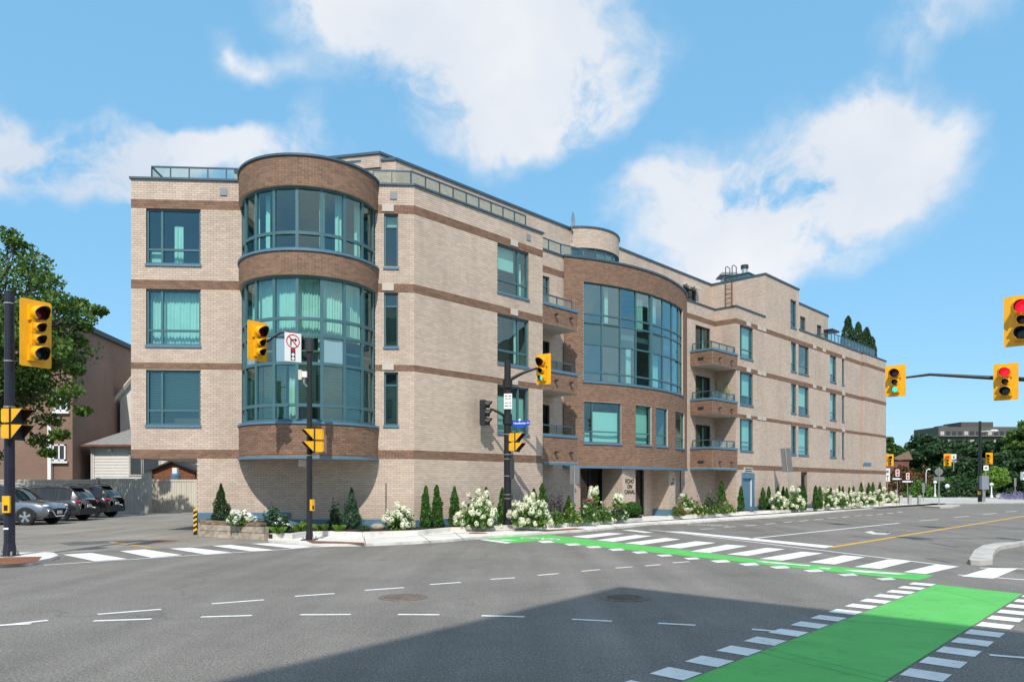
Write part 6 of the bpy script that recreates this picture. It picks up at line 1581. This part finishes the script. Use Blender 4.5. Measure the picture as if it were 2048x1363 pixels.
for (x, yt, yb, w, m_, lab, cat, n, lf, fill) in shr:
    t, ww, hh = plant('shrub', lab, cat, 'shrubs in the planting beds', x, yt, yb, w, lambda: dome_pts(n, fill), lf, m_, aspect=.5, z0=.45 if False else .21)
    if x in blo:
        P = scaled(dome_pts({1358: 26, 1178: 14}.get(x, 16), .95), ww, hh); VV = []; FF = []; off = 0
        for p in P:
            u = unit(9)*.04+p; V, Fq = leafquads(u, .06, aspect=.9); VV.append(V); FF.append(Fq+off); off += len(V)
        o = put('blooms', npmesh('blooms', np.concatenate(VV), np.concatenate(FF), M[blo[x]]), t); o['kind'] = 'stuff'
    if x == 1178:
        V, Fq = leafquads(unit(60)*np.array([.16,.16,.07])+np.array([.0,-.1,hh*1.0]), .07, aspect=.9); o = put('pink_bloom', npmesh('pink_bloom', V, Fq, M['petal_pink']), t)
# boxwood ball
cx, cy = G(1266, 1034, .21); rr = 17.5/F*cy; t = thing('boxwood_ball', 'round clipped boxwood ball at the left side of the entrance path', 'shrub', (cx, cy+rr*.6, .21))
u = unit(3800); P = u*rr*RNG.uniform(.93, 1.02, 3800)[:, None]*np.array([1.05,1,.92])+np.array([0,0,rr*.85]); put('foliage', leafmesh('boxwood', P, .055, 'leaf_cedar', aspect=.6), t)
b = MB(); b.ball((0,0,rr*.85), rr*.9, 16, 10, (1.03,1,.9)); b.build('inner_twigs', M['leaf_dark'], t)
# grass tufts
for i, (x, yt, yb, w) in enumerate(((556,1050,1067,26),(598,1042,1062,20),(640,1044,1062,28),(678,1046,1063,22),(612,1036,1060,14))):
    def tuft():
        n = 150; th = RNG.uniform(0, 6.28, n); return np.stack([.12*np.cos(th)*RNG.uniform(0,1,n), .12*np.sin(th)*RNG.uniform(0,1,n), 0*th], 1), th
    cx, cy = G(x, yb, .2); h = CH+(HZ-yt)/F*cy-.2; ww = w/F*cy
    P, th = tuft(); n = len(P); k = RNG.uniform(.5, 1, n)[:, None]; outv = np.stack([np.cos(th), np.sin(th), 0*th], 1)
    tip = P + outv*ww*.5*k + np.array([0,0,h])*k*.9; mid = P + outv*ww*.2*k + np.array([0,0,h])*k*.75; sd = np.stack([-np.sin(th), np.cos(th), 0*th], 1)*.006
    V = np.stack([P-sd, P+sd, mid+sd, tip, mid-sd], 1).reshape(-1, 3); Fq = np.arange(5*n).reshape(-1, 5)
    t = thing('grass_tuft', f'arching ornamental grass tuft, {ORD[i] if i < 4 else "tallest thin one"} {"from the left " if i < 4 else ""}in the corner bed', 'grass', (cx, cy, .2), group='grass tufts in the corner bed')
    put('blades', npmesh('blades', V, Fq, M['leaf_bright']), t)
for i, (x, y, r_) in enumerate(((596,1052,.16),(755,1056,.16))):
    cx, cy = G(x, y, .21); t = thing('garden_rock', ('pale rounded rock left of the pole in the corner bed','pale rounded rock near the garden stake')[i], 'rock', (cx, cy, .2)); m = MB(); m.ball((0,0,.06), r_, 10, 7, (1.6,1,.8)); m.build('stone', M['granite'], t, smooth=True)
# cedars on the far roof terrace
for i, (x, yt, yb, w) in enumerate(((1694,632,700,30),(1714.5,644,702,28),(1733,655,706,28),(1744,674,708,20))):
    s = FR.at(x, -1.2); Yr = FR.P(s, -1.2, 0)[1]
    plant('roof_cedar', f'potted cedar behind the glass railing on the far roof, {ORD[i]} from the left', 'cedar', 'cedars on the far roof terrace', x, yt, yb, w, lambda: cedar_mesh(4200), .17, 'leaf_dark', up=1.2, aspect=.45, z0=12.0, Y=Yr)
for i, (x, yt, m_) in enumerate(((1433,763,'leaf_dark'),(1452,766,'leaf_bright'))):
    s = FR.at(x, -.5); Yr = FR.P(s, -.5, 0)[1]
    plant('potted_plant', ('dark palm plant on the middle right balcony','yellow-green spiky plant on the middle right balcony')[i], 'plant', 'plants on the balcony', x, yt, 800, 22, lambda: dome_pts(260, .2), .22, m_, up=1.0, aspect=.2, z0=5.85, Y=Yr)

# trees
def limb(b, p0, p1, r0, r1, n=5, wob=.06):
    p0, p1 = Vector(p0), Vector(p1); L_ = (p1-p0).length; pts = []
    for i in range(n+1):
        k = i/n; v = p0.lerp(p1, k)
        if 0 < i < n: v += Vector((random.uniform(-1,1), random.uniform(-1,1), random.uniform(-.5,1)))*L_*wob
        pts.append(v)
    b.tube(pts, [r0+(r1-r0)*i/n for i in range(n+1)], 7); return pts[-1]
def tree(name, label, loc, H, rx, rz, nclump, nleaf, lf, m_, trunk_r=.3, cz=None, extra=(), group=None, seed=0, clump=1.0):
    t = thing(name, label, 'tree', loc, 0, group); random.seed(seed); rg = np.random.default_rng(seed)
    cz = cz if cz is not None else H-rz
    tr = MB(); limb(tr, (0,0,-.1), (0,0,cz), trunk_r, trunk_r*.55, 5, .015)
    cl = []
    for k in range(nclump):
        v = rg.normal(size=3); v /= np.linalg.norm(v); r_ = rg.uniform(.35, 1.0)**.5
        c = np.array([v[0]*rx*r_, v[1]*rx*r_, cz+v[2]*rz*r_]); cl.append((c, clump*rg.uniform(.6, 1.25)))
    for e in extra: cl.append((np.array(e[:3]), e[3]))
    for c, s_ in cl[::3]:
        limb(tr, (0,0,max(cz-rz*.5, cz*.45)), tuple(c), trunk_r*.28, .02, 4, .07)
    for e in extra: limb(tr, (0,0,cz-rz*.1), e[:3], trunk_r*.2, .02, 5, .05)
    tr.build('trunk', M['bark'], t, smooth=True)
    Ps = []
    per = max(8, nleaf // len(cl))
    for c, s_ in cl:
        u = rg.normal(size=(per, 3)); u /= np.linalg.norm(u, axis=1, keepdims=True); q = u*(rg.uniform(.1, 1, per)**.45)[:, None]*s_*np.array([1.15,1.15,.62]); Ps.append(c+q)
    put('crown', leafmesh(name, np.concatenate(Ps), lf, m_, aspect=.62), t)
    return t
TY = 36.5; tx0 = (-70-1024)/F*TY
ex = []
for (x, y, s_) in ((185,622,.55),(165,640,.6),(140,615,.7),(120,600,.7),(150,680,.55),(170,655,.4),(200,621,.35),(160,605,.4),(110,690,.8),(95,560,.7),(70,525,.8),(45,500,.7),(130,720,.7),(150,740,.45),(140,780,.6),(165,822,.4),(120,800,.7),(100,840,.6),(120,868,.45),(80,880,.6),(95,905,.4),(15,470,.6),(30,485,.5),(60,780,1.0),(40,700,1.1),(60,620,1.0)):
    p = W(x, y, TY+random.uniform(-1.5,1.5)); ex.append((p.x-tx0, p.y-TY, p.z, s_))
tree('deciduous_tree', 'large leafy green tree behind the leftmost signal pole', (tx0, TY, 0), 15.6, 4.7, 5.7, 170, 40000, .22, 'leaf_tree', .36, cz=8.7, extra=ex, seed=3, clump=1.2)

# ------------------------------------------------------------------ far right: park trees, houses and the next junction
far = [(1776,869,150,42,'leaf_tree','pale green tree peeking over the red-roofed house'),(1838,872,135,80,'leaf_dark','dark tree just right of the red-roofed house'),(1862,868,128,80,'leaf_dark','dark rounded tree left of the distant apartment block'),
       (1905,872,125,84,'leaf_dark','green tree in front of the distant apartment block'),(1945,880,118,90,'leaf_dark','broad green tree behind the far signal pole'),(1985,882,120,84,'leaf_dark','leafy tree right of the far signal pole'),
       (2026,864,112,60,'leaf_dark','tall dark tree near the right edge'),(2065,828,105,90,'leaf_tree','tallest green tree at the right edge'),(2120,850,110,120,'leaf_tree','tree just beyond the right edge'),(1925,905,108,70,'leaf_dark','lower dark tree before the park trees'),(1965,915,106,60,'leaf_dark','lower green tree behind the far pole'),(2035,900,100,70,'leaf_dark','green tree with low branches at the right edge'),(1810,930,112,46,'leaf_rust','rust-brown small tree below the red house')]
for i, (x, yt, Y, wpx, m_, lab) in enumerate(far):
    H = CH+(HZ-yt-9)/F*Y; rx = wpx/F*Y/2
    tree('park_tree', lab, ((x-1024)/F*Y, Y, .2), H, rx*1.05, H*.48, 75, 14000, .66, m_, .25, cz=H*.55, seed=20+i, clump=rx*.36, group='trees in the park beyond the junction')
tree('young_tree', 'small bright green tree right of the far signal pole', ((1990-1024)/F*92, 92, .1), CH+(HZ-938)/F*92, 1.35, 1.25, 40, 6000, .3, 'leaf_bright', .08, seed=77, clump=.55)
for i, (x, yt, yb, Y, w, m_) in enumerate(((1800,940,992,100,60,'leaf_rust'),(1845,944,992,102,50,'leaf_rust'),(1835,962,994,98,60,'leaf_green'),(1885,962,994,99,56,'leaf_dark'),(1925,955,994,100,60,'leaf_dark'),(1965,960,994,100,50,'leaf_dark'),(1900,950,990,104,60,'leaf_tree'),(2015,960,994,101,70,'leaf_dark'),(2050,950,994,100,60,'leaf_dark'))):
    plant('park_shrub', f'{"rust-brown" if m_=="leaf_rust" else "green"} park shrub, {ORD[i]} from the left beyond the junction', 'shrub', 'shrubs along the park edge', x, yt, yb, w, lambda: dome_pts(2200, .3), .38, m_, aspect=.6, z0=.2, Y=Y)
plant('lavender_bed', 'pale purple flowering bed near the right edge beyond the junction', 'flower bed', 'park flower beds', 2040, 984, 1000, 74, lambda: dome_pts(2200, .3), .18, 'lavender', up=1.0, aspect=.3, z0=.1, Y=84)
# red house
Yh = 122.0
t = thing('red_brick_house', 'red brick house with brown roof beyond the building end', 'house', ((1790-1024)/F*Yh, Yh, 0), world=True)
x0, x1 = (1752-1024)/F*Yh, (1818-1024)/F*Yh; zr = CH+(HZ-915)/F*Yh
m = MB(); m.box(x0, x1, Yh, Yh+9, 0, zr); m.build('wall', M['far_brick'], t)
m = MB(); za, zb = zr, CH+(HZ-900)/F*Yh; m.add([(x0,Yh-.5,za),(x1-2.5,Yh-.5,za),(x1-2.5,Yh+4.5,zb+.4),(x0,Yh+4.5,zb+.4)], [(0,1,2,3)]); m.add([(x1-3.4,Yh-.3,za-.3),(x1+.5,Yh-.3,za-.3),(x1-.2,Yh-.3,CH+(HZ-901)/F*Yh)], [(0,1,2)]); m.build('roof', M['granite_cap'], t)
m = MB(); m.box(x0, x1-2.2, Yh-.12, Yh-.02, CH+(HZ-921)/F*Yh, CH+(HZ-909)/F*Yh); w_ = m.build('window_band', M['frame_dark'], t)
for k in range(4):
    a = x0+.5+k*1.0; m = MB(); m.box(a, a+.8, Yh-.16, Yh-.121, CH+(HZ-920)/F*Yh, CH+(HZ-911)/F*Yh); m.build('pane', M['white'] if k == 3 else M['car_glass'], w_)
# distant apartment block with windows
Yd = 260.0; x0, x1 = (1877-1024)/F*Yd, (2075-1024)/F*Yd; zt = CH+(HZ-853)/F*Yd
t = thing('distant_apartment_block', 'grey apartment block rising above the trees in the distance', 'building', ((x0+x1)/2, Yd, 0), world=True)
m = MB(); m.box(x0, x1, Yd, Yd+16, 0, zt); wl = m.build('wall', mat('far_concrete', (.105,.10,.10), .9), t)
a, b = (1926-1024)/F*Yd, (1990-1024)/F*Yd; m = MB(); m.box(a, b, Yd+1, Yd+12, zt, CH+(HZ-843)/F*Yd); m.build('roof_house', mat('far_concrete_dark', (.085,.08,.08), .9), t)
a, b = (1887-1024)/F*Yd, (1899-1024)/F*Yd; m = MB(); m.box(a, b, Yd+1, Yd+6, zt, zt+.5); m.build('roof_box', wl.data.materials[0], t)
for j in range(6):
    z1 = zt-1.6-2.9*j
    m = MB(); m.box(x0, x1, Yd-1.2, Yd-.02, z1-1.75, z1-1.55); m.build('balcony_slab', M['vent_grey'], t)
    for k in range(16):
        a = x0+.6+k*(x1-x0-1.2)/16; m = MB(); m.box(a, a+1.35, Yd-.12, Yd-.02, z1-1.3, z1); m.build('window', M['wall_grey'] if (k*7+j*5) % 4 == 0 else M['car_glass'], t)
# far signals, signs, posts
def far_signal(x, y, Y, a, secs, lab): traffic_signal(lab, W(x, y, Y), a, secs, .62, 'signals at the next junction')
far_signal(1780, 919.5, 72, -20, (('r',1),('y',0),('g',0)), 'small distant signal beside the far end of the building')
far_signal(1895, 919, 70, -28, (('R',1),('y',0),('g',0)), 'small distant signal showing red left of the far pole')
far_signal(1978.5, 916, 74, -50, (('r',1),('y',0),('g',0)), 'small distant signal right of the far pole')
q = G(1960, 1003, .1); t = thing('far_signal_pole', 'tall black pole with street lamp at the next junction', 'pole', (q[0], q[1], .1)); H = CH+(HZ-842)/F*q[1]-.1
m = MB(); m.tube([(0,0,0),(0,0,2.4),(0,0,H)], [.2,.16,.12], 12); m.build('shaft', M['black'], t)
m = MB(); m.tube([(0,0,H-1),(.6,-.5,H-.95)], .04, 6); m.ball((.9,-.7,H-.95), .25, 10, 6, (1.6,1,.5)); m.build('lamp_head', M['white'], t)
m = MB(); m.tube([(0,0,4.0),(-1.0,-.3,4.2),tuple(Vector(W(1897,920,70.3))-Vector(t.location))], .05, 6); m.tube([(0,0,4.2),tuple(Vector(W(1978,917,74.2))-Vector(t.location))], .05, 6); m.build('arm', M['black'], t)
m = MB(); z0 = CH+(HZ-985)/F*q[1]-.1; m.box(-.28,-.1,-.3,-.1,z0-.15,z0+.15); m.build('push_button_box', M['yellow'], t)
q2 = W(1965, 960, q[1]-1.0); c_ = thing('signal_cabinet', 'grey signal control cabinet behind the far pole', 'cabinet', (q2.x+.15, q2.y, .1)); m = MB(); m.box(-.32,.32,-.2,.2,1.2,2.5); m.build('box', M['vent_grey'], c_); m = MB(); m.box(-.08,.08,-.08,.08,0,1.2); m.build('stand', M['steel'], c_)
def far_sign(name, lab, x, y0, y1, wpx, Y, mt_, base=None, marks=(), a=-15, grp=None):
    c = W(x, (y0+y1)/2, Y); h = (y1-y0)/F*Y/2; w = wpx/F*Y/2
    t = thing(name, lab, 'sign', (c.x, c.y, .1), R_(a)); z = c.z-.1
    m = MB(); m.box(-w, w, -.01, .01, z-h, z+h); m.build('plate', M[mt_], t)
    m = MB(); m.tube([(0,.04,0 if base is None else base),(0,.04,z+h*.9)], .035, 6); m.build('post', M['steel'], t)
    for (fx0, fx1, fz0, fz1, mm) in marks:
        m = MB(); m.box(w*fx0, w*fx1, -.016, -.0105, z+h*fz0, z+h*fz1); m.build('mark', M[mm], t)
    return t
far_sign('lane_sign', 'white lane sign left of the red distant signal pole group', 1907.5, 907.5, 923, 9, 70.5, 'white', 3.0, ((-.2,.2,-.1,.6,'sign_black'),(-.5,.5,.0,.15,'sign_black')))
far_sign('lane_sign', 'small white sign on the far signal pole', 1972, 930, 940, 9, 74, 'white', 2.5, ((-.5,.5,-.4,.4,'sign_back'),))
far_sign('lane_sign', 'tall white regulation sign by the far building corner', 1775, 936, 962, 9, 66, 'white', None, ((-.5,.5,.3,.7,'sign_back'),(-.6,.6,-.2,-.1,'sign_black'),(-.1,.1,-.9,-.1,'sign_black')))
far_sign('parking_sign', 'red and white parking sign, left one by the bollards', 1795, 938, 952, 7, 65, 'white', None, ((-.6,.6,.1,.8,'sign_red'),(-.5,.5,-.8,-.1,'sign_red')))
far_sign('parking_sign', 'red and white parking sign, right one by the bollards', 1815.5, 945, 958.5, 6, 66, 'white', None, ((-.6,.6,.1,.8,'sign_red'),(-.5,.5,-.8,-.1,'sign_red')))
far_sign('one_way_sign', 'black and white one-way arrow sign, left one by the bollards', 1794, 953.5, 960.5, 20, 64.9, 'sign_black', 2.0, ((-.8,.5,-.45,.45,'white'),(.5,.85,-.2,.2,'white')))
far_sign('one_way_sign', 'black and white one-way arrow sign, right one by the bollards', 1815, 959, 965.5, 23, 65.9, 'sign_black', 1.9, ((-.8,.5,-.45,.45,'white'),(.5,.85,-.2,.2,'white')))
q = G(1878, 1012); t = thing('keep_right_sign', 'grey backs of round and oblong signs on the small island', 'sign', (q[0], q[1], .1), R_(-20)); Yk = q[1]
H = CH+(HZ-933)/F*Yk-.1; m = MB(); m.tube([(0,0,0),(0,0,H)], .035, 8); m.build('post', M['steel'], t)
r_ = 7.5/F*Yk; m = MB(); m.tube([(0,.03,H-r_*1.3),(0,.045,H-r_*1.3)], r_, 16); m.build('round_plate', M['sign_back'], t); m = MB(); z = CH+(HZ-957)/F*Yk-.1; m.box(-9.5/F*Yk,9.5/F*Yk,.03,.045,z-4/F*Yk,z+4/F*Yk); m.build('oblong_plate', M['sign_back'], t)
far_sign('street_sign', 'narrow grey sign seen from the side beyond the bollards', 1847, 965, 984, 5, 72, 'sign_back')
far_sign('street_sign', 'thin grey sign post near the right edge beyond the junction', 2030.5, 955, 972, 4, 84, 'sign_back')
for i, x in enumerate((1801, 1819.5, 1838.5)):
    q = G(x, 1007.5, .1); t = thing('bollard', f'square beige stone bollard, {ORD[i]} from the left by the building end', 'bollard', (q[0], q[1], .1), group='stone bollards'); hh = CH+(HZ-990)/F*q[1]-.1
    m = MB(); m.box(-.11,.11,-.11,.11,0,hh-.1); m.build('shaft', M['wall_grey'], t); m = MB(); m.box(-.13,.13,-.13,.13,hh-.1,hh); m.build('cap', M['wall_grey'], t)
q = G(1792, 1003.5, .1); t = thing('steel_post', 'short steel post beside the last hydrangea', 'post', (q[0], q[1], .1)); hh = CH+(HZ-981)/F*q[1]-.1; m = MB(); m.tube([(0,0,0),(0,0,hh)], .1, 10); m.build('tube', M['steel'], t); m = MB(); m.ball((0,0,hh), .11, 10, 6); m.build('cap', M['steel'], t)
for i, (x, yt, yb, Y) in enumerate(((1870,962,993,96),(1983,966,995,90))):
    t = thing('park_lamp', ('white globe lamp on a white post left of the island sign','white globe lamp on a white post right of the far pole')[i], 'street lamp', ((x-1024)/F*Y, Y, .2)); hh = CH+(HZ-yt)/F*Y-.2
    m = MB(); m.tube([(0,0,0),(0,0,.3),(0,0,.35),(0,0,hh-.3)], [.16,.14,.08,.06], 10); m.build('post', M['white'], t); m = MB(); m.ball((0,0,hh-.12), .2, 10, 7, (1.2,1.2,.9)); m.build('globe', M['white'], t)
t = thing('park_lamp', 'white globe lamp on a dark post between island and far pole', 'street lamp', ((1894.5-1024)/F*92, 92, .2)); m = MB(); m.tube([(0,0,0),(0,0,1.2)], .06, 8); m.build('post', M['black'], t); m = MB(); m.ball((0,0,1.4), .26, 12, 8); m.build('globe', M['white'], t)
t = thing('curved_street_lamp', 'pale street lamp with curved neck among the park trees', 'street lamp', ((1852-1024)/F*100, 100, .2)); z = CH+(HZ-938)/F*100-.2; m = MB(); m.tube([(0,0,0),(0,0,z-.6),(.1,0,z-.1),(.4,0,z+.05)], .05, 6); m.build('post', M['white'], t); m = MB(); m.ball((.45,0,z), .13, 8, 6); m.build('lamp_head', M['white'], t)
t = thing('speed_camera', 'white box over a black and yellow chevron board at the right edge', 'camera', (*G(2050,1000,.1), .1)); Yk = t.location.y
z0, z1 = CH+(HZ-961)/F*Yk, CH+(HZ-945)/F*Yk; m = MB(); m.box(-.35,.5,-.2,.2,z0,z1); m.build('box', M['white'], t); m = MB(); m.box(-.3,-.1,-.21,-.2,z0+.25,z1-.15); m.build('lens_window', M['sign_black'], t)
m = MB(); m.box(-.1,.35,-.05,.05,0,z0); m.build('board', M['sign_black'], t)
for k in range(4):
    z = z0-.25-.3*k; m = MB(); m.add([(-.1,-.055,z),(.35,-.055,z+.12),(.35,-.055,z+.24),(-.1,-.055,z+.12)], [(0,1,2,3)]); m.build('stripe', M['stripe_y'], t)
